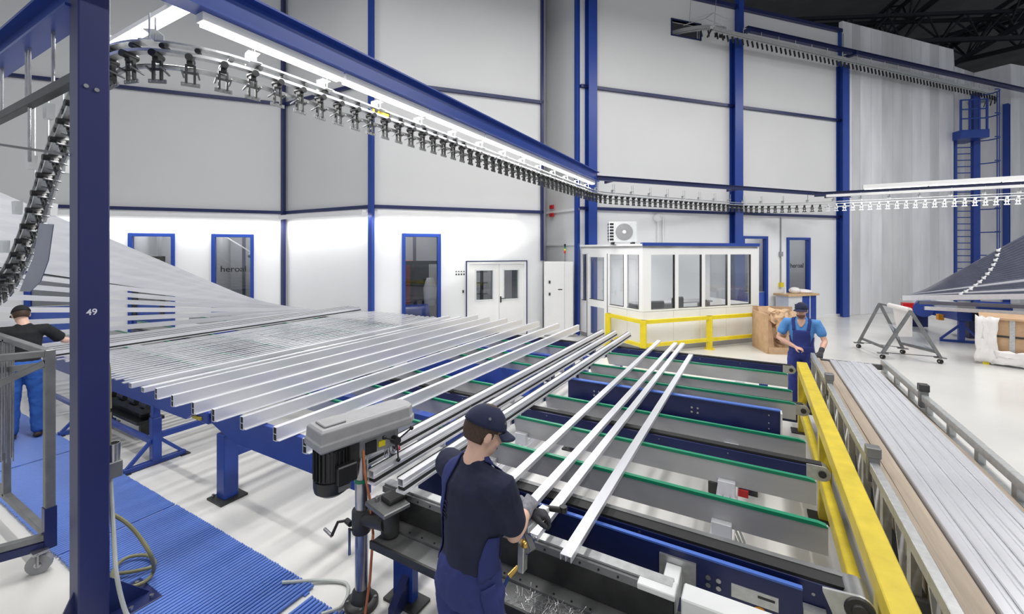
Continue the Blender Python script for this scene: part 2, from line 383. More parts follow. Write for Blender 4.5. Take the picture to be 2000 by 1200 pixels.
# white double door in the centre wall
u0, u1, z0, z1 = h3[1]
dr = struct(W3.frame('door_1', h3[1], 0.05, 'white', bottom=False, depth=0.03))
rim = MB(); W3.box(rim, u0 - 0.05, u0 - 0.025, 0, 0.045, 0, z1 + 0.05); W3.box(rim, u0 - 0.05, u1 + 0.05, 0, 0.045, z1 + 0.03, z1 + 0.05); W3.box(rim, u1 + 0.025, u1 + 0.05, 0, 0.045, 0, z1 + 0.05)
rim.build('door_edge', 'navy', dr)
mid = u0 + 0.95
for a, b, g0, g1 in ((u0 + 0.05, mid, 0.18, 0.73), (mid + 0.01, u1 - 0.05, 0.12, 0.62)):
    hole = (a + g0, a + g1, 1.05, 1.95)
    lf = W3.cells(MB(), a, b, 0.03, z1 - 0.05, -0.05, 0.0, [hole]).build('leaf', 'white', dr, bevel=0.003)
    W3.frame('glazing_bead', hole, 0.025, 'whitem', lf, 0.012)
    W3.box(MB(), hole[0], hole[1], -0.03, -0.02, hole[2], hole[3]).build('pane', 'glass', lf)
hd = MB(); W3.box(hd, mid + 0.03, mid + 0.07, 0, 0.02, 0.98, 1.16); hd.bar(W3.pt(mid + 0.05, 0.05, 1.1), W3.pt(mid + 0.18, 0.05, 1.1), 0.02, 0.02); hd.bar(W3.pt(mid + 0.05, 0, 1.1), W3.pt(mid + 0.05, 0.05, 1.1), 0.02, 0.02)
hd.build('door_handle', 'dsteel', dr)
rm = MB(); W3.box(rm, u0 - 0.5, u1 + 0.5, -2.6, -2.5, 0, 3); W3.box(rm, u0 - 0.5, u1 + 0.5, -2.5, -0.2, 3, 3.1); rm.build('room_behind', 'inside', dr); area('room_fill_light', W3.pt((u0 + u1) / 2, -1.3, 2.9), 1.2, 0.8, 45)  # room light here is an added fill, brightens the view through the door panes
for k, (uu, zz) in enumerate(((0.35, 0.9), (0.5, 1.3), (0.75, 0.8))): W3.box(MB(), u0 + uu, u0 + uu + 0.08, -1.7 + 0.2 * k, -1.6 + 0.2 * k, 0, 2.4).build('machine_behind', 'dsteel', dr)
for zz in (1.1, 1.45, 1.8): W3.box(MB(), u0 + 0.1, u0 + 1.0, -1.35, -1.3, zz, zz + 0.04).build('machine_behind', 'steel', dr)
W3.box(MB(), u0 + 1.15, u0 + 1.35, -1.4, -1.3, 0, 2.6).build('post_behind', 'blue', dr)
# signs, switch, small wall fittings
for k in range(4):
    for j, zz in enumerate((1.83, 1.92)):
        tag(W3.box(MB(), 2.18 + 0.075 * k, 2.22 + 0.075 * k, 0, 0.006, zz - 0.025, zz + (0.02 if j == 0 else 0.0)).build('notice_sign', 'dsteel'),
            'tiny dark safety pictogram, %s from left in the %s row by the double door' % (ORD[k], ('lower', 'upper')[j]), 'sign', 'pictograms beside the double door')
tag(W3.box(MB(), 2.38, 2.42, 0, 0.03, 1.3, 1.38).build('door_switch', 'dsteel', bevel=0.004), 'small dark switch on the wall left of the double door', 'switch')
for k, zz in enumerate((3.6, 3.86)): tag(W4.box(MB(), 0.3, 0.48, 0.06, 0.12, zz, zz + 0.12).build('alarm_box', 'red', bevel=0.006), 'small red alarm box, %s of the pair on the narrow angled wall' % ('lower' if k == 0 else 'upper'), 'alarm', 'red alarm boxes')

# wall-washing lamp trunking on the lower left walls
def wash(w, u0, u1, z, label, power):
    t = thing('wall_lamp_trunking', label, 'lamp', w.pt((u0 + u1) / 2, 0.3, z - 0.05))
    w.box(MB(), u0, u1, 0.24, 0.36, z, z + 0.06).build('housing', 'white', t)
    w.box(MB(), u0, u1, 0.36, 0.37, z - 0.07, z + 0.06).build('shade', 'white', t)
    n = int((u1 - u0) / 1.5)
    for k in range(n):
        a = u0 + 0.05 + k * (u1 - u0 - 0.1) / n; b = a + (u1 - u0 - 0.1) / n - 0.06
        MB().cyl(w.pt(a, 0.3, z - 0.025), w.pt(b, 0.3, z - 0.025), 0.014, n=8).build('tube', 'lamp', t)
        for q in (a, b): MB().bar(w.pt(q, 0.09, z + 0.03), w.pt(q, 0.26, z + 0.03), 0.03, 0.03).build('bracket', 'white', t)
    c = w.pt((u0 + u1) / 2, 0.3, z - 0.05); ang = math.atan2(w.u.y, w.u.x)
    l = area('wall_wash_light', c, u1 - u0, 0.08, power, (0, 0, 0), spread=170)
    l.rotation_euler = (Matrix.Rotation(ang, 3, 'Z') @ Matrix.Rotation(R(0), 3, 'X')).to_euler()
wash(W1, 1.0, W1.L - 0.1, 3.5, 'white lamp trunking along the left wall above its blue-framed windows', 70)
wash(W2, 0.1, W2.L - 0.05, 3.5, 'white lamp trunking along the angled wall without windows', 40)
wash(W3, 0.05, 3.9, 3.5, 'white lamp trunking along the wall with the double door', 42)
# dark roof trusses beyond the walls
def truss(p0, p1, dep, n, label):
    p0 = V(p0); p1 = V(p1); d = (p1 - p0); sd = d.cross(V((0, 0, 1))).normalized() * 0.35
    t = thing('roof_truss', label, 'truss', p0, 'roof trusses')
    for q, nm in ((sd, 'chord'), (-sd, 'chord')): MB().bar(p0 + q, p1 + q, 0.16, 0.16).build(nm, 'truss', t)
    MB().bar(p0 + V((0, 0, -dep)), p1 + V((0, 0, -dep)), 0.2, 0.2).build('chord', 'truss', t)
    for k in range(n):
        a = p0 + d * k / n; b = p0 + d * (k + 0.5) / n; c = p0 + d * (k + 1) / n; w = MB()
        for q in (sd, -sd): w.bar(a + q, b + V((0, 0, -dep)), 0.07, 0.07); w.bar(b + V((0, 0, -dep)), c + q, 0.07, 0.07)
        w.bar(a + sd, a - sd, 0.07, 0.07); w.build('web', 'truss', t)
truss((7.0, 40.0, 13.6), (16.5, 22.0, 16.8), 1.3, 10, 'dark lattice roof truss rising to the right edge behind the panelled wall')
truss((-2.0, 40.0, 15.2), (15.0, 33.0, 15.2), 1.6, 10, 'dark lattice roof truss running level behind the panelled wall')
truss((-1.0, 26.0, 14.6), (16.0, 34.0, 14.6), 1.2, 10, 'dark lattice roof truss falling to the right above the panelled wall')
truss((3.0, 44.0, 16.0), (9.5, 24.0, 16.6), 1.4, 10, 'dark lattice roof truss above the middle of the panelled wall')
# ------------------------------------------------------------------ overhead conveyor, portal frame
def ibeam(p0, p1, w, h, tf, tw, name, mat, parent, up=V((0, 0, 1))):
    p0 = V(p0); p1 = V(p1); sd, u = ortho(p1 - p0, up)
    mb = MB().bar(p0 + u * (h / 2 - tf / 2), p1 + u * (h / 2 - tf / 2), w, tf).bar(p0 - u * (h / 2 - tf / 2), p1 - u * (h / 2 - tf / 2), w, tf).bar(p0, p1, tw, h - 2 * tf)
    return mb.build(name, mat, parent)
post = thing('steel_column', 'dark blue steel column with the chalked number, left foreground', 'column', (-3.83, 1.12, 0))
MB().box(-3.91, -3.755, 1.04, 1.197, 0.03, 6.2).build('shaft', 'post', post, bevel=0.008)
MB().box(-4.05, -3.70, 0.90, 1.47, 0, 0.03).build('base_plate', 'navy', post, bevel=0.004)
for y0, y1 in ((1.197, 1.44), (1.04, 0.92)): MB().prism([(-3.84, y0, 0.03), (-3.84, y1, 0.03), (-3.84, y0, 0.3)], (0.015, 0, 0)).build('gusset', 'navy', post)
for x, y in ((-3.74, 1.42), (-3.98, 1.42), (-3.73, 1.3)): MB().cyl((x, y, 0.03), (x, y, 0.055), 0.014, n=6).build('anchor_bolt', 'chrome', post)
for y, z in ((1.075, 3.56), (1.127, 3.55)): MB().cyl((-3.755, y, z), (-3.742, y, z), 0.013, n=10).build('bolt', 'chrome', post)
text('49', 0.055, Matrix(((0, 0, 1, -3.754), (1, 0, 0, 1.105), (0, 1, 0, 2.10), (0, 0, 0, 1))), 'chalk', 'chalk_number', post, depth=0.0008)
bmA = thing('steel_beam', 'blue steel beam running left from the column top, with hanger rods', 'beam', (-5.5, 1.1, 4.0))
ibeam((-3.91, 1.1, 4.21), (-9.5, 1.1, 4.21), 0.16, 0.22, 0.02, 0.012, 'beam', 'blue', bmA)
for x, z0 in ((-5.72, 3.72), (-4.98, 3.2), (-5.05, 3.68), (-4.45, 3.68), (-6.4, 3.7)): MB().cyl((x, 1.1, z0), (x, 1.1, 4.12), 0.011, n=8).build('hanger_rod', 'chrome', bmA)
MB().box(-9.5, -3.93, 1.07, 1.13, 3.63, 3.70).build('guide_bar', 'dsteel', bmA, bevel=0.004)
tag(MB().cyl((-3.93, 1.035, 3.13), (-5.2, 0.89, 3.34), 0.009, n=8).build('tie_rod', 'steel'), 'thin steel rod reaching left from the blue column', 'rod')
bmB = thing('steel_beam', 'long blue steel beam with lit lamps under it, crossing the hall above the profiles', 'beam', (-3.62, 6, 4.2))
ibeam((-3.62, 0.2, 4.42), (-3.62, 10.9, 4.42), 0.18, 0.25, 0.018, 0.012, 'beam', 'blue', bmB)
for k in range(7):
    y = 1.68 + 1.3 * k
    MB().box(-3.70, -3.60, y, y + 1.27, 4.23, 4.294).build('lamp_housing', 'white', bmB)
    MB().box(-3.69, -3.61, y + 0.02, y + 1.25, 4.205, 4.23).build('lamp_diffuser', 'lamp', bmB)
bmC = thing('steel_beam', 'thin blue beam along the right wall carrying the overhead rail', 'beam', (-1, 15, 4.35))
ibeam((-3.66, 11.0, 4.42), (2.9, 19.0, 4.42), 0.1, 0.12, 0.012, 0.01, 'beam', 'navy', bmC)
for q in (0.06, 0.5, 0.95):
    p = V((-3.66, 11.0, 4.42)).lerp(V((2.9, 19.0, 4.42)), q); MB().bar(p, p + W5.n * -0.55, 0.06, 0.08).build('wall_arm', 'navy', bmC)
bmD = thing('steel_beam', 'blue beam with white lamp trunking at the right edge above the lit hangers coloured white', 'beam', (5, 17.2, 4.2))
ibeam((1.7, 17.42, 4.36), (10.5, 17.42, 4.36), 0.12, 0.14, 0.012, 0.01, 'beam', 'navy', bmD)
MB().box(2.9, 10.5, 16.98, 17.1, 4.42, 4.54).build('trunking', 'white', bmD); MB().box(2.0, 10.5, 17.2, 17.3, 4.24, 4.32).build('trunking', 'white', bmD)
for k in range(5): MB().box(2.95 + 1.5 * k, 4.4 + 1.5 * k, 17.0, 17.08, 4.395, 4.42).build('lamp_diffuser', 'lamp', bmD)
lu = thing('hanging_lamp', 'bright white strip lamp hanging above the bend of the overhead rail', 'lamp', (-5.4, 2.0, 4.75))
MB().prism([(-6.6, 1.93, 4.76), (-6.6, 2.07, 4.76), (-6.6, 2.04, 4.84), (-6.6, 1.96, 4.84)], (2.0, 0, 0)).build('housing', 'white', lu)
MB().box(-6.58, -4.62, 1.95, 2.05, 4.735, 4.76).build('lamp_diffuser', 'lamp', lu)
for x in (-6.3, -4.75):
    MB().cyl((x, 2, 4.84), (x, 2, 6.2), 0.008, n=6).build('suspension_rod', 'galv', lu)
    MB().box(x - 0.05, x + 0.05, 1.92, 2.08, 4.80, 4.90).build('bracket', 'whitem', lu)

def resample(pts, step):
    pts = [V(p) for p in pts]; q = [pts[0] * 2 - pts[1]] + pts + [pts[-1] * 2 - pts[-2]]; dense = []
    for i in range(1, len(q) - 2):
        a, b, c, d = q[i - 1:i + 3]
        for k in range(24):
            t = k / 24
            dense.append(0.5 * ((2 * b) + (c - a) * t + (2 * a - 5 * b + 4 * c - d) * t * t + (3 * b - a - 3 * c + d) * t ** 3))
    dense.append(pts[-1]); out = [dense[0]]; acc = 0.0
    for a, b in zip(dense, dense[1:]):
        L = (b - a).length
        while L > 0 and acc + L >= step:
            a = a + (b - a) * ((step - acc) / L); L = (b - a).length; acc = 0.0; out.append(a.copy())
        acc += L
    return out
Z = 4.0
mainp = [(-8.3, 1.36, 2.04), (-7.5, 1.36, 2.07), (-6.95, 1.36, 2.18), (-6.5, 1.36, 2.43), (-6.05, 1.36, 2.80), (-5.55, 1.36, 3.29), (-5.05, 1.37, 3.70), (-4.75, 1.38, 3.87), (-4.45, 1.40, 3.97), (-4.2, 1.46, Z), (-4.0, 1.57, Z), (-3.85, 1.76, Z), (-3.76, 2.02, Z), (-3.73, 2.4, Z)]
mainp += [(-3.73, 2.4 + 1.0 * k, Z) for k in range(1, 9)] + [(-3.72, 11.0, Z), (-3.58, 11.6, Z), (-3.2, 12.25, Z), (-2.37, 13.55, Z), (-1.5, 14.85, Z), (-0.68, 16.05, Z), (-0.25, 16.62, Z), (0.3, 17.08, Z), (1.0, 17.33, Z), (2.0, 17.4, Z), (4, 17.4, Z), (6, 17.4, Z), (8, 17.4, Z), (10, 17.4, Z)]
fine = resample(mainp, 0.07)
rail = thing('overhead_rail', 'galvanised overhead conveyor rail bending from the column along the hall and right wall', 'conveyor rail', (-3.73, 2.4, 3.9))
MB().sweep(fine, [(-0.04, 0.092), (0.04, 0.092), (0.04, 0.108), (-0.04, 0.108)]).build('upper_rail', 'galv', rail)
MB().sweep(fine, [(-0.034, 0.022), (0.034, 0.022), (0.034, 0.046), (-0.034, 0.046)]).build('lower_rail', 'galv', rail)
for s_ in (-1,): MB().sweep([p for p in fine], [(s_ * 0.052 + 0.021 * math.cos(a), -0.06 + 0.021 * math.sin(a)) for a in [2 * math.pi * k / 8 for k in range(8)]]).build('guide_tube', 'galv', rail, smooth=True)
# brackets that hang the rail from the beams
def bracket(p, t, top, big=1.0):
    sd, u = ortho(t); b = MB()
    q = p + V((0, 0, 0.095)); b.bar(q - sd * 0.075, q + sd * 0.075, 0.09 * big, 0.008); b.bar(q - sd * 0.075, q - sd * 0.075 + V((0, 0, 0.10)), 0.008, 0.09 * big, up=t)
    b.bar(q - sd * 0.075 + V((0, 0, 0.1)), q + sd * 0.02 + V((0, 0, 0.1)), 0.09 * big, 0.006)
    b.build('rail_bracket', 'whitem', rail)
    r = MB()
    for s_ in (-0.05, 0.02): r.cyl(q + sd * s_ + V((0, 0, 0.0)), V((q.x, q.y, top)) + sd * s_, 0.006, n=6)
    r.build('hanger_rod', 'galv', rail)
coarse = resample(mainp, 0.70)
for i in range(6, len(coarse) - 1):
    p = coarse[i]; t = coarse[i + 1] - coarse[i - 1]
    if p.z > 3.99: bracket(p, t, 4.36 if p.y > 11 else 4.32)
for x, z in ((-5.15, 3.62), (-5.6, 3.24), (-6.0, 2.86), (-6.4, 2.50)):
    for s_ in (-1, 1): MB().prism([(x - 0.03, 1.36 + s_ * 0.09, z - 0.02), (x + 0.05, 1.36 + s_ * 0.09, z - 0.02), (x + 0.07, 1.36 + s_ * 0.09, z + 0.1), (x - 0.05, 1.36 + s_ * 0.09, z + 0.1)], (0, s_ * 0.05, 0)).build('rail_bracket', 'whitem', rail)
    MB().cyl((x, 1.45, z + 0.05), (x, 1.45, 4.12), 0.008, n=6).build('hanger_rod', 'galv', rail)
MB().prism([(-5.10, 1.26, 2.72), (-5.44, 1.26, 2.74), (-5.60, 1.26, 2.45), (-6.0, 1.26, 2.12), (-5.70, 1.26, 2.13), (-5.42, 1.26, 2.23), (-5.22, 1.26, 2.42)], (0, 0.006, 0)).build('guard_plate', 'alu_d', rail)
tag(MB().box(-3.705, -3.70, 3.42, 3.66, 4.04, 4.08).build('rail_label', 'yellow'), 'small yellow label stuck on the overhead rail', 'label')

# hanger clamps on the chain: x along the chain, z up, origin on the chain
def carrier_full():
    c = thing('hanger_clamp', 'dark steel hanger clamp', 'hanger')
    MB().box(-0.022, 0.022, -0.03, 0.03, -0.045, 0.032).build('trolley', 'dsteel', c, bevel=0.004)
    MB().cyl((-0.0, -0.07, 0.0), (0, 0.05, 0.0), 0.027, n=12).build('roller', 'black', c, smooth=True)
    MB().cyl((0.05, -0.038, 0.068), (0.05, 0.038, 0.068), 0.021, n=10).build('roller', 'black', c, smooth=True)
    for x in (-0.027, 0.027): MB().box(x - 0.007, x + 0.007, -0.012, 0.012, -0.185, -0.04).build('arm', 'dsteel', c)
    b = MB().box(-0.062, 0.062, -0.005, 0.005, -0.21, -0.18); b.build('hook_plate', 'steel', c)
    for x in (-0.045, 0.0, 0.045): MB().cyl((x, -0.007, -0.196), (x, 0.007, -0.196), 0.007, n=8).build('eyelet', 'chrome', c)
    MB().box(-0.055, 0.055, -0.009, 0.009, -0.11, -0.095).build('cross_bar', 'dsteel', c)
    for x in (-0.05, 0.05): MB().bar((x, -0.05, -0.10), (x, 0.06, -0.125), 0.012, 0.012).build('hook', 'steel', c)
    return c
def carrier_far():
    b = MB().box(-0.022, 0.022, -0.03, 0.03, -0.045, 0.032).cyl((0, -0.06, 0), (0, 0.05, 0), 0.025, n=8)
    for x in (-0.027, 0.027): b.box(x - 0.008, x + 0.008, -0.012, 0.012, -0.185, -0.04)
    b.box(-0.06, 0.06, -0.006, 0.006, -0.21, -0.18).box(-0.055, 0.055, -0.01, 0.01, -0.112, -0.095).box(-0.012, 0.012, -0.055, 0.055, -0.135, -0.12)
    o = b.build('hanger_clamp', 'dsteel'); return o
def frame_at(p, t):
    t = t.normalized(); sd, u = ortho(t)
    return Matrix(((t.x, -sd.x, u.x, p.x), (t.y, -sd.y, u.y, p.y), (t.z, -sd.z, u.z, p.z), (0, 0, 0, 1)))
cp = resample(mainp, 0.215)
cf = carrier_full(); cfar = carrier_far(); cwh = carrier_far(); cwh.data.materials[0] = M['whitem']  # third clamp is white: strong lamp light put into its colour
offz = WM[cfar].translation.copy()
used = set(); nb = na = 0; cnt = {}
for i in range(1, len(cp) - 1):
    p = cp[i]; t = cp[i + 1] - cp[i - 1]; m = frame_at(p, t)
    if p.y < 5.2: src = cf
    elif p.x > 2.0: src = cwh
    else: src = cfar
    if src in used: o = copy_tree(src)
    else: o = src; used.add(src)
    if src is cf: o.matrix_world = m
    else: o.matrix_world = m @ Matrix.Translation(offz)
    if p.x < -4.55:
        na += 1; tag(o, 'dark steel hanger clamp, %s from the lower end of the dropping rail at left' % ORD[na - 1], 'hanger', 'hanger clamps on the dropping rail')
    elif p.y < 5.2:
        nb += 1; tag(o, 'dark steel hanger clamp on the overhead rail, %s right of the blue column' % ORD[nb - 1], 'hanger', 'hanger clamps near the column')
    elif p.y < 11.2:
        cnt[1] = cnt.get(1, 0) + 1; tag(o, 'small dark hanger clamp on the farther rail under the long blue beam, %s going away' % ordw(cnt[1]), 'hanger', 'hanger clamps under the long beam')
    elif src is cfar:
        cnt[2] = cnt.get(2, 0) + 1; tag(o, 'small dark hanger clamp on the rail along the right wall, %s from its left end' % ordw(cnt[2]), 'hanger', 'hanger clamps along the right wall')
    else:
        cnt[3] = cnt.get(3, 0) + 1; tag(o, 'hanger clamp coloured white for strong lamp light, on the rail under the lamp trunking at right, %s from left' % ordw(cnt[3]), 'hanger', 'hanger clamps under the lamp trunking')
# high-level chain coming out of the right wall
hp = [W5.pt(3.5, -0.5, 9.72), W5.pt(3.9, -0.05, 9.74), W5.pt(4.35, 0.35, 9.70), W5.pt(4.9, 0.62, 9.6), V((-1.2, 14.93, 9.45)), V((-0.3, 16.0, 9.42))]
pe = V((9.15, 27.1, 9.4))
hp += [hp[-1].lerp(pe, k / 6) for k in range(1, 7)] + [V((9.45, 27.65, 9.4)), V((9.3, 28.1, 9.38)), V((8.6, 28.0, 9.35))]
hf = resample(hp, 0.12)
hr = thing('overhead_rail', 'high-level galvanised conveyor rail leaving a wall opening near the roof', 'conveyor rail', hp[4])
MB().sweep(hf, [(-0.05, 0.0), (0.05, 0.0), (0.05, 0.12), (-0.05, 0.12)]).build('channel', 'galv', hr)
MB().sweep(hf, [(-0.03, -0.04), (0.03, -0.04), (0.03, -0.01), (-0.03, -0.01)]).build('guide_bar', 'galv', hr)
hb0 = W5.pt(5.86, 0.55, 9.86); hb1 = V((11.4, 29.4, 9.8))
ibeam(hb0, hb1, 0.14, 0.16, 0.014, 0.012, 'beam', 'navy', hr)
for q in (W5.pt(5.86, 0.2, 9.78), W5.pt(11.0, 0.2, 9.78)): MB().bar(q, q + W5.n * 0.45, 0.12, 0.12).build('wall_arm', 'navy', hr)
for i, p in enumerate(resample(hp, 0.8)):
    if i > 2:
        MB().box(p.x - 0.03, p.x + 0.03, p.y - 0.05, p.y + 0.05, p.z + 0.10, p.z + 0.14).box(p.x - 0.05, p.x - 0.04, p.y - 0.05, p.y + 0.05, p.z + 0.1, p.z + 0.34).build('rail_bracket', 'whitem', hr)
for u in (3.75, 4.75): MB().cyl(W5.pt(u, 0.3, 9.8), W5.pt(u + 0.15, 0.3, 11.5), 0.008, n=6).build('hanger_rod', 'galv', hr)
cage = MB(); ws = [W5.pt(3.7, 0.4, 9.85), W5.pt(4.3, 0.75, 10.02), W5.pt(5.0, 0.8, 9.85)]
cage.tube(ws, 0.012); cage.tube([W5.pt(3.7, 0.1, 9.85), W5.pt(4.3, 0.4, 10.02), W5.pt(5.0, 0.45, 9.85)], 0.012); cage.bar(ws[1], W5.pt(4.3, 0.4, 10.02), 0.02, 0.02); cage.build('guide_cage', 'galv', hr)
op = MB(); W5.box(op, 3.28, 3.32, -0.1, 0.03, 9.5, 10.06); W5.box(op, 4.45, 4.49, -0.1, 0.03, 9.5, 10.06); W5.box(op, 3.28, 4.49, -0.1, 0.03, 9.50, 9.54); W5.box(op, 3.28, 4.49, -0.1, 0.03, 10.02, 10.06)
struct(op.build('trim_opening', 'navy'))
spk = MB().box(-0.012, 0.012, -0.02, 0.02, -0.04, 0.02).bar((0, 0, -0.02), (0.06, 0, -0.23), 0.045, 0.03)
sp0 = spk.build('hanger_clamp', 'black'); so = WM[sp0].translation.copy(); hc = resample(hp, 0.215)
for i in range(5, len(hc) - 1):
    o = sp0 if i == 5 else copy_tree(sp0)
    o.matrix_world = frame_at(hc[i], hc[i + 1] - hc[i - 1]) @ Matrix.Translation(so)
    tag(o, 'tiny dark hanger spike on the high-level rail near the roof', 'hanger', 'hangers on the high-level rail')
# ------------------------------------------------------------------ conveyor tables
def support_rail(t, x0, x1, y, zt=0.90, dep=0.17):
    p = MB().prism([(x0, y - 0.011, zt - 0.012), (x1, y - 0.011, zt - 0.012), (x1, y - 0.011, zt - 0.012 - dep), (x0 + 0.05, y - 0.011, zt - 0.012 - dep)], (0, 0.022, 0)).build('support_rail', 'plate', t)
    g = MB().prism([(x0, y - 0.016, zt - 0.022), (x0, y - 0.016, zt), (x1 - 0.05, y - 0.016, zt), (x1 - 0.01, y - 0.016, zt - 0.008), (x1, y - 0.016, zt - 0.022)], (0, 0.032, 0)).build('green_strip', 'green', p)
def belt_unit(t, x0, x1, y, zt=0.87, dep=0.20, roller=True):
    b = MB().box(x0, x1, y - 0.045, y + 0.045, zt - dep, zt - 0.02).build('belt_beam', 'navy', t, bevel=0.004)
    MB().box(x0, x1 + (0.05 if roller else 0), y - 0.035, y + 0.035, zt - 0.018, zt).build('belt', 'rubber', b)
    n = int((x1 - x0) / 0.55)
    sc = MB()
    for k in range(n):
        xx = x0 + 0.3 + k * 0.55
        for zz in (zt - 0.05, zt - dep + 0.03): sc.cyl((xx, y - 0.045, zz), (xx, y - 0.049, zz), 0.006, n=6)
    sc.build('screw', 'chrome', b)
    if roller:
        c = (x1 + 0.05, y - 0.055, zt - 0.055)
        pl = [(x1 - 0.05, y - 0.055, zt - 0.005), (x1 - 0.05, y - 0.055, zt - 0.11)]
        arc = [(x1 + 0.05 + 0.056 * math.sin(a), y - 0.055, zt - 0.06 - 0.056 * math.cos(a)) for a in [math.pi * k / 8 for k in range(9)]]
        MB().prism(pl + arc, (0, 0.012, 0)).build('roller_plate', 'galv', b)
        MB().cyl((x1 + 0.05, y - 0.042, zt - 0.06), (x1 + 0.05, y + 0.042, zt - 0.06), 0.05, n=18).build('roller', 'steel', b, smooth=True)
        MB().cyl((x1 + 0.05, y - 0.068, zt - 0.06), (x1 + 0.05, y - 0.05, zt - 0.06), 0.026, n=14).build('bearing', 'dsteel', b, smooth=True)
def leg(t, x, y, z1, w=0.11, foot=0.24):
    l = MB().box(x - w / 2, x + w / 2, y - w / 2, y + w / 2, 0.02, z1).build('leg', 'blue', t, bevel=0.005)
    MB().box(x - foot / 2, x + foot / 2, y - foot / 2, y + foot / 2, 0, 0.02).build('foot_plate', 'dsteel', l)
    MB().cyl((x - foot / 2 + 0.04, y - foot / 2 + 0.04, 0.02), (x - foot / 2 + 0.04, y - foot / 2 + 0.04, 0.05), 0.014, n=6).build('anchor_bolt', 'chrome', l)
def tee_leg(t, x, y, z1):
    l = MB().box(x - 0.045, x + 0.045, y - 0.045, y + 0.045, 0.05, 0.55).box(x - 0.035, x + 0.035, y - 0.035, y + 0.035, 0.55, z1).build('leg', 'blue', t, bevel=0.004)
    MB().box(x - 0.03, x + 0.03, y - 0.3, y + 0.3, 0.01, 0.06).build('foot_bar', 'blue', l, bevel=0.004)
    for s_ in (-1, 1):
        MB().bar((x, y + s_ * 0.27, 0.05), (x, y + s_ * 0.03, 0.30), 0.035, 0.035, up=(1, 0, 0)).build('brace', 'blue', l)
        MB().box(x - 0.05, x + 0.05, y + s_ * 0.29 - 0.05, y + s_ * 0.29 + 0.05, 0, 0.012).build('foot_plate', 'dsteel', l)
SY = (3.11, 3.68, 4.40, 5.43, 5.90, 6.68)
# right-hand table
t1 = thing('conveyor_table', 'green-railed transfer table with navy belt beams in the right foreground', 'conveyor table', (-0.85, 4.8, 0))
for y in SY:
    support_rail(t1, -2.06, 0.37, y)
    e = MB().box(-2.14, -2.07, y - 0.035, y + 0.05, 0.80, 0.875).build('rail_end_block', 'white', t1, bevel=0.006); MB().box(-2.06, -2.045, y - 0.03, y + 0.0, 0.82, 0.86).build('clip', 'navy', e)
for y in (4.05, 5.53, 7.32): belt_unit(t1, -2.15, 0.39, y)
# front belt with its deep side beam
fb = MB().box(-2.25, 0.39, 2.605, 2.70, 0.60, 0.852).build('belt_beam', 'navy', t1, bevel=0.003)
MB().box(-2.25, 0.40, 2.61, 2.69, 0.852, 0.868).build('belt', 'rubber', fb)
MB().box(-2.25, 0.40, 2.69, 2.725, 0.845, 0.872).build('edge_rail', 'steel', fb)
sb = MB().box(-2.25, 0.20, 2.53, 2.55, 0.42, 0.843).build('side_beam', 'navy', t1)
MB().box(-2.25, 0.20, 2.526, 2.552, 0.843, 0.853).build('top_flange', 'blue_edge', sb)
arc = [(0.42 + 0.062 * math.sin(a), 2.53, 0.835 - 0.062 * math.cos(a)) for a in [math.pi * k / 9 for k in range(10)]]
MB().prism([(0.28, 2.53, 0.885), (0.28, 2.53, 0.87), (0.32, 2.53, 0.775)] + arc, (0, 0.014, 0)).build('roller_plate', 'galv', fb)
MB().cyl((0.42, 2.545, 0.835), (0.42, 2.70, 0.835), 0.055, n=20).build('roller', 'steel', fb, smooth=True)
MB().lathe([(0.0, 0), (0.03, 0), (0.034, 0.012), (0.055, 0.012), (0.06, 0.02), (0.0, 0.02)], (0.42, 2.508, 0.835), (0, 1, 0), n=20).build('bearing', 'dsteel', fb, smooth=True)
for x, z in ((-1.6, 0.835), (-0.6, 0.835), (0.25, 0.80), (0.25, 0.66)): MB().cyl((x, 2.605, z - 0.005), (x, 2.60, z - 0.005), 0.008, n=8).build('screw', 'chrome', fb)
bp = MB().box(-0.47, -0.28, 2.515, 2.53, 0.60, 0.805).build('mount_plate', 'galv', sb)
MB().bar((-0.39, 2.515, 0.72), (-0.39, 2.33, 0.70), 0.08, 0.11).build('mount_arm', 'whitem', bp, bevel=0.004)
MB().box(-0.11, 0.10, 2.526, 2.53, 0.695, 0.765).build('rating_plate', 'galv', sb)
MB().box(0.01, 0.085, 2.5245, 2.526, 0.735, 0.747).build('rating_print', 'dsteel', sb)
MB().cyl((0.02, 2.526, 0.655), (0.02, 2.53, 0.655), 0.034, n=24).build('round_sticker', 'orange_l', sb)
text('1', 0.045, Matrix(((1, 0, 0, 0.02), (0, 0, -1, 2.5255), (0, 1, 0, 0.655), (0, 0, 0, 1))), 'letter', 'sticker_number', sb, depth=0.0004)
for x in (-0.22, -0.17):
    for z in (0.755, 0.715): MB().cyl((x, 2.53, z), (x, 2.52, z), 0.013, n=8).build('bolt', 'chrome', sb)
for x in (-1.98, -1.93):
    for z in (0.66, 0.62, 0.58): MB().cyl((x, 2.53, z), (x, 2.52, z), 0.011, n=8).build('bolt', 'chrome', sb)
MB().box(0.205, 0.30, 2.545, 2.60, 0.44, 0.74).build('end_cover', 'galv', sb)
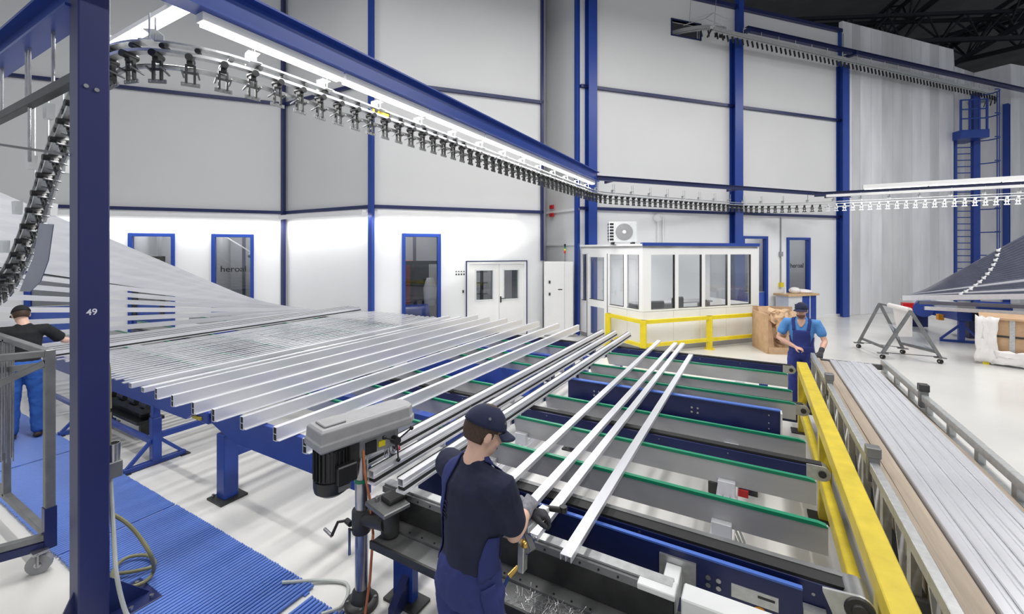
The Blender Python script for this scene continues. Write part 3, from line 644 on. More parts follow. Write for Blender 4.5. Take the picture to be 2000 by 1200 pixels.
# middle cross beam
cb = MB().box(-2.10, 0.22, 5.20, 5.22, 0.60, 0.86).box(-2.10, 0.25, 5.04, 5.22, 0.575, 0.60).build('cross_beam', 'navy', t1)
MB().box(-2.10, 0.22, 5.16, 5.22, 0.86, 0.872).build('top_flange', 'blue_edge', cb); MB().box(-2.10, 0.25, 5.035, 5.04, 0.575, 0.602).build('edge', 'blue_edge', cb); MB().box(0.22, 0.235, 5.1, 5.22, 0.6, 0.86).build('end_plate', 'whitem', cb)
for x0 in (-1.75, -0.62):
    for dx in (0, 0.06):
        for z in (0.70, 0.75): MB().cyl((x0 + dx, 5.20, z), (x0 + dx, 5.19, z), 0.012, n=8).build('bolt', 'chrome', cb)
for z in (0.66, 0.72, 0.8): MB().cyl((0.12, 5.2, z), (0.12, 5.19, z), 0.008, n=6).build('bolt', 'chrome', cb)
# cross ties under the rails
for x in (-0.19, -1.95):
    tie = MB()
    for dx in (-0.05, 0, 0.05): tie.box(x + dx - 0.021, x + dx + 0.021, 2.70, 5.0, 0.585, 0.655)
    tie.box(x - 0.07, x + 0.07, 2.70, 5.0, 0.575, 0.60); tie.build('cross_tie', 'alu_b', t1, bevel=0.004)
    for y in SY[:5]: MB().box(x - 0.06, x + 0.06, y - 0.06, y - 0.012, 0.64, 0.76).build('rail_bracket', 'alu_b', t1, bevel=0.004)
    MB().box(x - 0.06, x + 0.06, 5.5, 6.9, 0.58, 0.65).build('cross_tie', 'alu_b', t1)
    for y in (3.0, 6.3): MB().box(x + 0.10, x + 0.16, y - 0.03, y + 0.03, 0.0, 0.62).build('tie_post', 'blue', t1)
    MB().box(x - 0.1, x + 0.3, 6.15, 6.2, 0.45, 0.62).build('tie_bracket', 'navy', t1)
leg(t1, 0.05, 2.62, 0.6); leg(t1, -2.0, 7.2, 0.66); leg(t1, 0.1, 7.3, 0.66); leg(t1, -2.0, 5.15, 0.58); leg(t1, -0.1, 5.15, 0.58)
sv = thing('valve_box', 'small dark valve box with red front and grey hoses under the table', 'valve', (-0.25, 4.0, 0.42))
MB().box(-0.35, -0.15, 4.0, 4.12, 0.45, 0.55).build('body', 'dsteel', sv, bevel=0.006); MB().box(-0.17, -0.05, 3.97, 4.0, 0.5, 0.55).build('front', 'red', sv)
for k in range(3): MB().tube([(-0.22 + 0.03 * k, 3.98, 0.48), (-0.2 + 0.03 * k, 3.95, 0.30), (-0.14 + 0.03 * k, 3.97, 0.14), (-0.10 + 0.02 * k, 4.05, 0.02)], 0.01, 6).build('hose', 'hose_g', sv, smooth=True)
MB().box(-0.33, -0.29, 4.04, 4.08, 0.0, 0.45).build('stand', 'blue', sv)
# middle table
t2 = thing('conveyor_table', 'middle transfer table with navy beams under the wide profiles', 'conveyor table', (-3.6, 4.8, 0))
for y in SY: support_rail(t2, -4.85, -2.45, y)
MB().prism([(-4.86, 2.34, 0.895), (-2.6, 2.34, 0.895), (-2.6, 2.34, 0.62), (-4.45, 2.34, 0.62), (-4.86, 2.34, 0.74)], (0, 0.05, 0)).build('front_beam', 'blue', t2, bevel=0.004)
for y in (4.05, 5.53, 7.32): belt_unit(t2, -4.85, -2.45, y, roller=False)
c2 = MB().box(-4.85, -2.45, 5.20, 5.22, 0.60, 0.86).box(-4.85, -2.45, 5.04, 5.22, 0.575, 0.60).build('cross_beam', 'blue', t2)
MB().box(-4.85, -2.45, 3.35, 3.45, 0.60, 0.84).build('cross_beam', 'blue', t2); MB().box(-4.85, -2.45, 6.25, 6.35, 0.60, 0.84).build('cross_beam', 'blue', t2)
leg(t2, -4.66, 2.40, 0.66, 0.14, 0.26); leg(t2, -4.66, 7.2, 0.66); leg(t2, -2.6, 7.2, 0.66); leg(t2, -4.66, 5.13, 0.58)
MB().box(-4.70, -4.62, 2.45, 7.2, 0.40, 0.50).build('side_rail', 'blue', t2, bevel=0.004)
# left table
t3 = thing('conveyor_table', 'left transfer table under the thin and lifted profiles', 'conveyor table', (-7.6, 4.8, 0))
for y in SY: support_rail(t3, -12.3 if y < 6 else -11.5, -5.2, y)
MB().prism([(-9.9, 2.33, 0.89), (-5.15, 2.33, 0.89), (-5.15, 2.33, 0.80), (-5.35, 2.33, 0.68), (-9.9, 2.33, 0.68)], (0, 0.05, 0)).build('front_beam', 'blue', t3, bevel=0.004)
for y in (4.05, 5.53, 7.05): belt_unit(t3, -11.5, -5.2, y, roller=False)
for x in (-6.12, -8.15): tee_leg(t3, x, 2.36, 0.70); tee_leg(t3, x, 6.9, 0.70); MB().box(x - 0.03, x + 0.03, 2.4, 6.9, 0.30, 0.36).build('side_rail', 'blue', t3)
MB().box(-11.0, -6.15, 2.34, 2.39, 0.22, 0.27).build('low_rail', 'blue', t3)
g = MB().box(-5.25, -5.0, 2.38, 2.52, 0.67, 0.80).build('drive_gearbox', 'blue', t3, bevel=0.012); MB().box(-5.28, -5.12, 2.36, 2.385, 0.70, 0.73).build('gearbox_band', 'yellow_w', g); MB().cyl((-5.0, 2.45, 0.75), (-4.93, 2.45, 0.75), 0.05, n=12).build('shaft_cover', 'navy', g, smooth=True)

# ------------------------------------------------------------------ aluminium profiles
def jit(a): return random.uniform(-a, a)
def profile(p0, p1, w, h, label, group, mat='alu_b', mid=None, lip=True, t=0.004, name='aluminium_profile'):
    mb = MB().hollow(p0, p1, w, h, t, mid=mid)
    if lip:
        d = V((0, 0, h / 2 - 0.006)); sd, u = ortho(V(p1) - V(p0)); mb.bar(V(p0) - sd * (w / 2 + 0.008) + d, V(p1) - sd * (w / 2 + 0.008) + d, 0.016, 0.004)
    return tag(mb.build(name, mat), label, 'profile', group)
# wide profiles on the middle and left tables
def wide_profile(x, y0, y1, label, group):
    mb = MB().hollow((x, y0, 0.961), (x, y1, 0.961), 0.05, 0.118, 0.004, mid=0.0).bar((x + 0.035, y0 + 0.01, 0.906), (x + 0.035, y1, 0.906), 0.02, 0.006)
    o = tag(mb.build('aluminium_profile', 'alu_b'), label, 'profile', group)
    for z in (0.934, 0.988): MB().box(x - 0.019, x + 0.019, y0 + 0.003, y0 + 0.01, z - 0.022, z + 0.022).build('end_shade', 'rubber', o)  # dark plugs painting the shade inside the hollow ends
    return o
wide = [-3.09, -3.51, -3.99, -4.41, -4.78, -5.20, -5.61]
for i, x in enumerate(wide):
    wide_profile(x, 2.17 + jit(0.03), 8.25 + jit(0.1), 'wide silver aluminium profile lying on rails, %s to the left of the drill press' % ORD[i], 'wide silver profiles')
for i, x in enumerate((-6.02, -6.34)):
    profile((x, 2.2, 0.93), (x, 8.2, 0.93), 0.07, 0.055, 'medium silver profile left of the wide ones, %s' % ('nearer of the two' if i == 0 else 'farther of the two'), 'medium silver profiles')
    o = tag(MB().hollow((x - 0.10, 2.23, 0.922), (x - 0.10, 8.15, 0.922), 0.04, 0.035, 0.003).build('aluminium_profile', 'alu'), 'thin silver bar lying left of the %s medium profile' % ('nearer' if i == 0 else 'farther'), 'profile', 'thin bars beside medium profiles')
thin0 = None
for i in range(18):
    x = -6.62 - 0.133 * i + jit(0.012)
    if thin0 is None:
        thin0 = MB().hollow((0, 2.25, 0.908), (0, 8.1, 0.908), 0.047, 0.014, 0.003).build('aluminium_profile', 'alu'); o = thin0; base = thin0.location.copy()
    else: o = copy_tree(thin0)
    o.location = (base.x + x, base.y + jit(0.04), base.z)
    tag(o, 'thin silver profile in the close flat row, %s counting leftward from the medium profiles' % ORD[i], 'profile', 'thin silver profiles in a row')
# profiles with a black edge strip
def edged(x, y0, y1, z, label, group):
    t = thing('aluminium_profile', label, 'profile', (x, (y0 + y1) / 2, z), group)
    MB().hollow((x, y0, z + 0.035), (x, y1, z + 0.035), 0.05, 0.05, 0.004).build('body', 'alu_b', t)
    MB().box(x - 0.022, x + 0.032, y0 + 0.004, y1 - 0.004, z - 0.014, z + 0.010).build('insulating_strip', 'rubber', t)
    MB().box(x - 0.03, x + 0.045, y0 - 0.01, y1, z - 0.03, z - 0.014).box(x + 0.026, x + 0.030, y0, y1, z + 0.01, z + 0.03).build('lower_flange', 'alu_b', t)
    MB().box(x - 0.030, x - 0.025, y0, y1, z + 0.05, z + 0.066).build('edge_bead', 'rubber', t)
for i, (x, y0) in enumerate(((-2.04, 2.12), (-2.29, 2.10), (-2.53, 2.12))): edged(x, y0, 8.05 - 0.02 * i, 0.935, 'silver profile with black edge strip, %s left of the front worker' % ORD[i], 'black-edged profiles by the drill press')
for i in range(3): edged(-9.15 - 0.20 * i, 2.2, 8.02, 0.935, 'black-edged silver profile on the left table, %s beyond the thin row' % ORD[i], 'black-edged profiles on the left table')
# four single flat profiles in front of the worker
for i, (x, y0, y1, dx) in enumerate(((-1.47, 2.55, 7.85, 0.0), (-1.22, 2.30, 7.81, 0.03), (-1.075, 2.14, 7.83, 0.0), (-0.85, 2.07, 7.03, 0.0))):
    p0 = V((x, y0, 0.918)); p1 = V((x + dx, y1, 0.918)); sd, u = ortho(p1 - p0)
    mb = MB().bar(p0 + u * 0.013, p1 + u * 0.013, 0.062, 0.004)
    for s_ in (-0.029, 0.0, 0.029): mb.bar(p0 + sd * s_ - u * 0.002, p1 + sd * s_ - u * 0.002, 0.004, 0.028)
    tag(mb.build('aluminium_profile', 'alu'), 'single flat silver profile across the green rails, %s' % ('farthest left of four', 'second from left of four', 'the one clamped in the hand tool', 'rightmost of four, end nearest the viewer')[i], 'profile', 'four single flat profiles')
# fan of profiles being lifted at their near ends on the left
zs_ = [1.0, 1.21, 1.43, 1.65, 1.87, 2.08, 2.28, 2.44, 2.56, 2.68, 2.80, 2.92, 3.04, 3.16, 3.28, 3.40, 3.52, 3.64, 3.76, 3.88]
for i, zn in enumerate(zs_):
    q = (zn - 1.0) / 2.9; x = -9.78 - 2.30 * q
    a = V((x - 0.25 * q, 7.25, 0.94)); b = V((x, 1.25 + 0.35 * q, zn)); b = a + (b - a).normalized() * 6.1
    mb = MB().hollow(a, b, 0.035 if i % 4 else 0.05, 0.085 if i < 8 else 0.10, 0.004)
    if i in (7, 11, 15): sd, u = ortho(b - a); mb2 = None
    o = tag(mb.build('aluminium_profile', 'alu' if i % 3 else 'alu_b'), 'silver profile in the lifted fan at left, %s counting upward from the table' % ORD[i], 'profile', 'fan of lifted profiles at left')
    if i in (7, 12): MB().bar(a - V((0, 0, 0.055)), b - V((0, 0, 0.055)), 0.03, 0.02).build('edge_seal', 'rubber', o)
o = None
# ------------------------------------------------------------------ slatted floor mats
slat0 = None
def slat_mat(x0, x1, y0, y1, label, pitch=0.033):
    global slat0
    t = thing('slatted_mat', label, 'mat', ((x0 + x1) / 2, (y0 + y1) / 2, 0), 'blue slatted floor mats')
    for k in range(4):
        y = y0 + 0.06 + k * (y1 - y0 - 0.12) / 3
        MB().box(x0, x1, y - 0.02, y + 0.02, 0.0, 0.012).build('runner', 'mat', t)
    n = int((x1 - x0) / pitch)
    for k in range(n):
        if slat0 is None:
            slat0 = MB().prism([(-0.011, -0.41, 0.012), (0.011, -0.41, 0.012), (0.011, -0.41, 0.024), (0.007, -0.41, 0.028), (-0.007, -0.41, 0.028), (-0.011, -0.41, 0.024)], (0, 0.82, 0)).build('slat', 'mat', t)
            o = slat0; o.location = (x0 + 0.016 + k * pitch, (y0 + y1) / 2, 0)
        else: o = dup(slat0, 'slat', t, (x0 + 0.016 + k * pitch, (y0 + y1) / 2 + jit(0.003), 0))
slat_mat(-4.92, -2.83, 1.25, 2.06, 'blue slatted floor mat to the right of the column below the wide profiles')
slat_mat(-7.35, -4.93, 1.24, 2.06, 'blue slatted floor mat left of the column, nearer than the left worker')
slat_mat(-9.90, -7.36, 1.25, 2.07, 'blue slatted floor mat under the left worker')
slat_mat(-2.78, -0.9, 1.18, 1.99, 'blue slatted floor mat at the bottom edge by the drill press')

# ------------------------------------------------------------------ machine bed in front of the table
bed = thing('machine_bed', 'long dark steel machine bed with bolted flanges in front of the navy beam', 'machine bed', (-1.3, 2.25, 0.5))
ch = MB().box(-2.32, -0.36, 2.26, 2.275, 0.60, 0.82).build('channel', 'dsteel', bed)
MB().box(-2.32, -0.36, 2.255, 2.32, 0.82, 0.832).build('top_flange', 'galv', ch); MB().box(-2.32, -0.36, 2.235, 2.26, 0.778, 0.818).build('upper_strip', 'steel', ch)
MB().box(-2.32, -0.36, 2.17, 2.26, 0.590, 0.604).build('lower_flange', 'steel', ch); MB().box(-2.32, -0.36, 2.31, 2.32, 0.6, 0.82).build('back_web', 'dsteel', ch)
for k in range(18):
    x = -2.2 + 0.105 * k
    MB().cyl((x, 2.2355, 0.798), (x, 2.230, 0.798), 0.006, n=8).build('bolt', 'black', ch)
    MB().cyl((x - 0.03, 2.19, 0.604), (x - 0.03, 2.19, 0.608), 0.006, n=8).build('bolt', 'black', ch)
MB().box(-2.20, -0.20, 2.02, 2.43, 0.565, 0.588).build('shelf', 'steel', bed)
MB().box(-2.20, -0.20, 2.005, 2.02, 0.55, 0.60).build('shelf_lip', 'dsteel', bed)
MB().box(-0.31, 0.16, 2.19, 2.31, 0.68, 0.84).build('end_block', 'whitem', bed, bevel=0.006); MB().box(-0.52, -0.34, 2.20, 2.30, 0.80, 0.83).build('slide', 'whitem', bed, bevel=0.004)
MB().cyl((-0.28, 2.23, 0.825), (-0.28, 2.23, 0.832), 0.007, n=8).build('bolt', 'dsteel', bed)
bl = MB().box(-2.28, -2.10, 2.30, 2.36, 0.02, 0.56).build('leg', 'blue', bed); bf = MB().box(-2.32, -2.02, 2.24, 2.40, 0, 0.02).build('foot_plate', 'dsteel', bl)
MB().prism([(-2.19, 2.30, 0.2), (-2.19, 2.16, 0.05), (-2.19, 2.16, 0.0), (-2.19, 2.30, 0.0)], (0.06, 0, 0)).build('foot_bracket', 'navy', bl)
sw = MB(); rs = random.Random(3)
for k in range(420):
    a = V((-0.86 + rs.gauss(0, 0.17), 2.10 + rs.gauss(0, 0.05), 0.592)); a.y = min(max(a.y, 2.03), 2.16)
    d = V((rs.gauss(0, 1), rs.gauss(0, 1), rs.random() * 0.5)).normalized() * rs.uniform(0.012, 0.045); sw.bar(a, a + d, 0.0022, 0.0012)
o = tag(sw.build('metal_swarf', 'swarf'), 'heap of fine silver metal shavings on the machine bed shelf', 'swarf'); o['kind'] = 'stuff'

# ------------------------------------------------------------------ drill press (axis from motor to spindle)
DA = V((0.225, 0.974, 0)); DS = V((0.974, -0.225, 0)); D0 = V((-2.50, 1.80, 0))
def dp(l, s_, z): return D0 + DA * l + DS * s_ + V((0, 0, z))
DM = Matrix(((DA.x, DS.x, 0, D0.x), (DA.y, DS.y, 0, D0.y), (0, 0, 1, 0), (0, 0, 0, 1)))
col = dp(0.345, 0, 0)
dpz = thing('drill_press', 'grey-hooded pillar drill press with black motor beside the front worker', 'drill press', (col.x, col.y, 0))
hood = MB()
def loop(z, e, l0=0.0, l1=0.735, w=0.125):
    return [DM @ V(p) for p in ((l0 + e, -w + e, z), (l0 + e + 0.0, w - e, z), (l1 - e - 0.06, w - e, z), (l1 - e, w - e - 0.05, z), (l1 - e, -w + e + 0.05, z), (l1 - e - 0.06, -w + e, z))]
ls = [loop(1.205, 0.012), loop(1.22, 0.0), loop(1.262, 0.0), loop(1.268, 0.008), loop(1.335, 0.012), loop(1.352, 0.03)]
for a in ls: hood.add(a, [])
n6 = 6
fs = [tuple(range(6))[::-1], tuple(range(30, 36))] + [(j * 6 + i, j * 6 + (i + 1) % 6, (j + 1) * 6 + (i + 1) % 6, (j + 1) * 6 + i) for j in range(5) for i in range(6)]
hood.f = fs; hood.build('belt_hood', 'grey', dpz, bevel=0.004)
MB().box(0.05, 0.20, -0.07, 0.07, 1.352, 1.366, DM).build('hood_step', 'grey', dpz, bevel=0.005)
mc = dp(0.13, 0.0, 0)
mo = MB().lathe([(0.02, 0.0), (0.075, 0.004), (0.108, 0.03), (0.115, 0.06), (0.115, 0.11), (0.105, 0.112), (0.105, 0.315), (0.07, 0.33), (0.02, 0.33)], mc + V((0, 0, 0.88)), n=28).build('motor', 'black', dpz, smooth=True)
for k in range(24):
    a = 2 * math.pi * k / 24; q = mc + V((math.cos(a) * 0.108, math.sin(a) * 0.108, 0)); MB().bar(q + V((0, 0, 1.0)), q + V((0, 0, 1.19)), 0.006, 0.018, up=(math.cos(a), math.sin(a), 0)).build('cooling_fin', 'black', mo)
MB().box(0.10, 0.24, 0.09, 0.15, 0.98, 1.10, DM).build('terminal_box', 'black', mo, bevel=0.008); MB().box(0.12, 0.20, 0.1, 0.125, 0.93, 0.965, DM).build('motor_label', 'steel', mo)
MB().box(0.22, 0.30, -0.05, 0.06, 1.02, 1.20, DM).build('motor_mount', 'dsteel', dpz, bevel=0.006)
MB().lathe([(0.045, 0.10), (0.045, 1.2)], col, n=20).build('pillar', 'chrome', dpz, smooth=True)
MB().lathe([(0.05, 0.0), (0.05, 0.022)], col + V((0, 0, 0.875)), n=20).build('pillar_ring', 'green', dpz, smooth=True)
MB().lathe([(0.115, 0.0), (0.115, 0.03), (0.11, 0.035), (0.075, 0.045), (0.065, 0.10), (0.05, 0.12)], col + V((0, 0, 0.0)), n=24).build('base', 'dsteel', dpz, smooth=True)
for k in range(4):
    a = R(45 + 90 * k); MB().cyl(col + V((0.093 * math.cos(a), 0.093 * math.sin(a), 0.03)), col + V((0.093 * math.cos(a), 0.093 * math.sin(a), 0.045)), 0.011, n=6).build('base_bolt', 'steel', dpz)
MB().box(0.29, 0.60, -0.06, 0.06, 1.06, 1.205, DM).build('head', 'grey', dpz, bevel=0.015); MB().box(0.34, 0.42, 0.06, 0.075, 1.08, 1.16, DM).build('switch_plate', 'black', dpz); MB().box(0.44, 0.49, 0.06, 0.072, 1.10, 1.14, DM).build('warning_label', 'yellow', dpz)
spn = dp(0.585, 0, 0)
MB().lathe([(0.02, 0.0), (0.045, 0.004), (0.048, 0.15), (0.03, 0.17), (0.01, 0.17)], spn + V((0, 0, 1.04)), n=16).build('spindle_housing', 'dsteel', dpz, smooth=True)
MB().lathe([(0.012, 0), (0.022, 0.01), (0.030, 0.035), (0.030, 0.06), (0.022, 0.07), (0.02, 0.10)], spn + V((0, 0, 0.955)), n=16).build('chuck', 'chrome', dpz, smooth=True)
MB().cyl(spn + V((0, 0, 0.90)), spn + V((0, 0, 0.96)), 0.005, n=8).build('drill_bit', 'steel', dpz, smooth=True)
MB().lathe([(0.055, 0), (0.055, 0.10)], spn + V((0, 0, 0.97)), n=16).build('chuck_guard', 'acryl', dpz, smooth=True)
MB().box(0.62, 0.64, 0.0, 0.03, 1.0, 1.03, DM).build('guard_knob', 'red', dpz)
hub = dp(0.56, 0.07, 1.12); MB().cyl(hub, hub + DS * 0.05, 0.03, n=14).build('feed_hub', 'black', dpz, smooth=True)
for k in range(3):
    a = R(30 + 120 * k); e = hub + DS * 0.06 + (DA * math.cos(a) + V((0, 0, math.sin(a)))) * 0.13; MB().cyl(hub + DS * 0.04, e, 0.006, n=6).ell(e, (0.016, 0.016, 0.016), nu=8, nv=6).build('feed_handle', 'black', dpz, smooth=True)
MB().lathe([(0.062, 0), (0.066, 0.01), (0.066, 0.15), (0.062, 0.16)], col + V((0, 0, 0.52)), n=20).build('table_clamp', 'dsteel', dpz, smooth=True)
MB().cyl(col + V((0, 0, 0.62)), dp(0.38, 0.28, 0.68), 0.048, 0.055, n=16).build('table_arm', 'dsteel', dpz, smooth=True)
MB().box(0.28, 0.48, 0.16, 0.40, 0.79, 0.82, DM).build('work_table', 'steel', dpz, bevel=0.006); MB().box(0.36, 0.48, 0.22, 0.34, 0.82, 0.85, DM).build('vice', 'dsteel', dpz, bevel=0.008); MB().cyl(dp(0.40, 0.28, 0.60), dp(0.40, 0.28, 0.79), 0.06, n=16).build('table_boss', 'dsteel', dpz, smooth=True)
MB().cyl(dp(0.34, 0.22, 0.82), dp(0.34, 0.22, 0.85), 0.014, n=8).build('vice_bolt', 'chrome', dpz)
ck = dp(0.30, -0.07, 0.56); MB().cyl(ck, ck - DS * 0.06, 0.02, n=10).build('crank_boss', 'dsteel', dpz); c2p = ck - DS * 0.08 - DA * 0.10 + V((0, 0, -0.07)); MB().tube([ck - DS * 0.06, ck - DS * 0.09 - DA * 0.05 + V((0, 0, 0.0)), c2p], 0.011, 8).build('crank_arm', 'black', dpz, smooth=True); MB().cyl(c2p, c2p - DS * 0.11, 0.012, n=8).build('crank_grip', 'chrome', dpz, smooth=True)
lv = col - DA * 0.07 + V((0, 0, 0.56)); MB().tube([lv, lv - DA * 0.02 + V((0, 0, 0.02)), lv - DA * 0.02 + V((0, 0, -0.16))], 0.010, 8).build('lock_lever', 'chrome', dpz, smooth=True)
MB().tube([dp(0.32, 0.07, 1.12), dp(0.31, 0.10, 1.0), dp(0.34, 0.12, 0.80), dp(0.36, 0.13, 0.55), dp(0.33, 0.14, 0.25), dp(0.28, 0.16, 0.04), dp(0.1, 0.25, 0.035), dp(-0.2, 0.35, 0.035)], 0.009, 8).build('power_cable', 'orange', dpz, smooth=True)
# hoses lying about
def hose(pts, r, mat, label, name='hose'):
    return tag(MB().tube(resample(pts, 0.03), r, 8).build(name, mat, smooth=True), label, 'hose')
hose([(-2.45, 2.0, 0.035), (-2.40, 1.85, 0.04), (-2.15, 1.78, 0.04), (-1.85, 1.85, 0.04), (-1.5, 1.88, 0.04)], 0.016, 'hose_b', 'dark blue hose on the floor at the foot of the drill press')
hose([(-3.05, 1.95, 0.045), (-2.85, 2.12, 0.02), (-2.65, 2.2, 0.015), (-2.52, 2.05, 0.015), (-2.56, 1.9, 0.045)], 0.012, 'hose_g', 'pale grey hose curving on the white floor left of the drill press')
hose([(-3.85, 1.225, 1.05), (-3.84, 1.225, 0.95), (-3.77, 1.22, 0.58), (-3.69, 1.21, 0.34), (-3.64, 1.24, 0.10), (-3.55, 1.26, 0.05)], 0.013, 'hose_g', 'pale grey hose hanging down the right side of the blue column')
hose([(-3.92, 1.235, 0.69), (-3.87, 1.32, 0.58), (-3.84, 1.39, 0.44), (-3.8, 1.44, 0.29), (-3.98, 1.52, 0.06), (-3.92, 1.43, 0.06), (-4.0, 1.34, 0.06), (-4.23, 1.36, 0.06), (-4.35, 1.48, 0.06), (-4.24, 1.58, 0.06), (-4.06, 1.56, 0.06), (-4.11, 1.46, 0.06), (-4.21, 1.37, 0.06)], 0.013, 'hose', 'olive hose coiled on the blue mat right of the column')
hose([(-3.90, 1.205, 1.80), (-3.87, 1.225, 1.70), (-3.86, 1.228, 1.40), (-3.87, 1.225, 1.15), (-3.88, 1.21, 1.05)], 0.011, 'hose', 'olive hose looped behind the right edge of the blue column')
cu = thing('tool_cup', 'small grey metal holder with a cup fixed to the column', 'holder', (-3.80, 1.30, 0.9))
MB().box(-3.88, -3.80, 1.20, 1.28, 0.95, 1.06).build('box', 'steel', cu, bevel=0.005); MB().lathe([(0.036, 0), (0.04, 0.12), (0.034, 0.12), (0.03, 0.01)], (-3.84, 1.24, 1.06), n=16).build('cup', 'chrome', cu, smooth=True)

# ------------------------------------------------------------------ yellow guard rail beside the table
yr = thing('guard_rail', 'long worn yellow guard rail between the green-railed table and the profile cart', 'guard rail', (0.55, 4.5, 0))
MB().box(0.502, 0.622, 0.9, 7.22, 0.83, 0.95).build('top_rail', 'yellow_w', yr, bevel=0.006); MB().box(0.515, 0.585, 0.9, 7.16, 0.30, 0.42).build('lower_rail', 'yellow_w', yr, bevel=0.005)
for y in (7.14, 4.92, 2.7): l = MB().box(0.51, 0.61, y - 0.05, y + 0.05, 0.015, 0.83).build('post', 'yellow_w', yr, bevel=0.005); MB().box(0.43, 0.67, y - 0.1, y + 0.1, 0, 0.015).build('foot_plate', 'dsteel', l)
# ------------------------------------------------------------------ profile cart at the right
ct = thing('profile_cart', 'long grey steel cart loaded with silver profiles, right foreground', 'cart', (1.12, 4.6, 0))
GV = 'galv'
y0, y1 = 1.2, 7.7
for x in (0.73, 1.53):
    MB().box(x - 0.025, x + 0.025, y0, y1, 0.93, 1.0).build('top_rail', 'galv', ct, bevel=0.004); MB().box(x - 0.025, x + 0.025, y0, y1, 0.80, 0.845).build('mid_rail', 'galv', ct) if x > 1 else None
    MB().box(x - 0.03, x + 0.03, y0, y1, 0.26, 0.34).build('bottom_rail', 'steel', ct, bevel=0.004)
    for k in range(12):
        y = y0 + 0.12 + k * 0.57; MB().box(x - 0.022, x + 0.022, y - 0.035, y + 0.035, 0.34 if x < 1 else 0.26, 0.93).build('post', 'galv', ct)
        if x < 1 and k < 11: MB().bar((x, y, 0.36), (x, y + 0.30, 0.91), 0.02, 0.03, up=(1, 0, 0)).build('brace', 'galv', ct)
for y in (6.05, 3.95, 1.9):
    for x in (0.73, 1.53):
        s0 = MB().box(x - 0.035, x + 0.035, y - 0.035, y + 0.035, 0.86, 1.10).build('stake', 'steel', ct, bevel=0.005); MB().box(x - 0.042, x + 0.042, y - 0.042, y + 0.042, 1.03, 1.105).build('stake_cap', 'dsteel' if x > 1 else 'steel', s0, bevel=0.006)
for k in range(5): y = 1.6 + 1.4 * k; MB().box(0.7, 1.56, y - 0.04, y + 0.04, 0.62, 0.70).build('cross_bar', 'steel', ct)
MB().box(0.76, 1.50, y0, y1, 0.26, 0.30).build('floor_plate', 'dsteel', ct)
MB().box(0.70, 1.56, y1 - 0.05, y1, 0.86, 0.93).build('end_bar', 'steel', ct)
for x in (0.8, 1.46):
    for y in (1.7, 7.2): c = MB().cyl((x - 0.02, y, 0.1), (x + 0.02, y, 0.1), 0.1, n=16).build('wheel', 'rubber', ct, smooth=True); MB().box(x - 0.04, x + 0.04, y - 0.05, y + 0.05, 0.1, 0.26).build('wheel_fork', 'steel', c)
def strip(x0, x1, ya, yb, z0, z1, mat, name, label, cat, group, wav=0.0):
    n = 24; vs = []; fs = []; ph = random.random() * 6
    for i in range(n + 1):
        q = i / n; y = ya + (yb - ya) * q; d = wav * math.sin(5 * q + ph) + wav * 0.5 * math.sin(13 * q + ph * 2)
        vs += [(x0 + d, y, z0), (x1 + d, y, z0), (x1 + d, y, z1 + abs(d) * 0.4), (x0 + d, y, z1 + abs(d) * 0.4)]
    for i in range(n):
        for k in range(4): k2 = (k + 1) % 4; fs.append((i * 4 + k, i * 4 + k2, i * 4 + 4 + k2, i * 4 + 4 + k))
    fs += [(3, 2, 1, 0), tuple(n * 4 + k for k in range(4))]
    return tag(MB().add(vs, fs).build(name, mat), label, cat, group)
strip(0.775, 0.80, 1.2, 7.6, 0.70, 0.955, 'board', 'edge_board', 'upright brown board along the left inside edge of the cart', 'board', None, 0.004)
strip(0.82, 0.91, 1.2, 7.6, 0.70, 0.92, 'board', 'edge_board', 'flat brown board beside the silver profiles on the left of the cart', 'board', None, 0.0)
strip(1.405, 1.44, 1.2, 7.65, 0.70, 0.90, 'board', 'edge_board', 'wavy brown board at the right of the silver profiles on the cart', 'board', None, 0.016)
strip(1.465, 1.485, 1.2, 7.5, 0.70, 0.80, 'board', 'edge_board', 'curling cardboard strip inside the right rail of the cart', 'board', None, 0.008)
for i in range(6):
    xa = 0.922 + 0.078 * i
    mb = MB(); ya = 1.2; yb = 7.62 + jit(0.04)
    prof = [(0, 0.70), (0.076, 0.70), (0.076, 0.94), (0.066, 0.946), (0.052, 0.946), (0.050, 0.940), (0.010, 0.940), (0.008, 0.946), (0.004, 0.946), (0, 0.94)]
    mb.prism([(xa + a, ya, b + 0.004 * (i % 2)) for a, b in prof], (0, yb - ya, 0))
    tag(mb.build('aluminium_profile', 'alu'), 'ribbed silver profile lying on the cart, %s from its left side' % ORD[i], 'profile', 'profiles stacked on the cart')

# ------------------------------------------------------------------ glazed cabin
CR = Wall((-2.4, 10.76), (0.05, 13.64)); CL = Wall((-4.5, 12.13), (-2.4, 10.76))
cab = thing('office_cabin', 'white glazed office cabin with blue roof edge against the right wall', 'cabin', (-1.9, 12.1, 0))
def face(w, holes, doors=()):
    w.cells(MB(), 0, w.L, 1.0, 2.62, -0.06, 0, holes).build('window_frame', 'white', cab, bevel=0.003)
    for h in holes:
        if h[2] > 0.9: w.box(MB(), h[0], h[1], -0.035, -0.025, h[2], h[3]).build('pane', 'glass_c', cab)
        g = MB(); w.box(g, h[1] - 0.015, h[1], -0.055, 0.004, h[2], h[3]); w.box(g, h[0], h[1], -0.055, 0.004, h[2], h[2] + 0.012); g.build('pane_seal', 'dsteel', cab)
hr_ = [(0.25, 0.97, 1.05, 2.40), (1.09, 1.83, 1.05, 2.40), (1.95, 2.70, 1.05, 2.40), (2.81, 3.53, 1.05, 2.40)]
kl = CL.L / 2.60
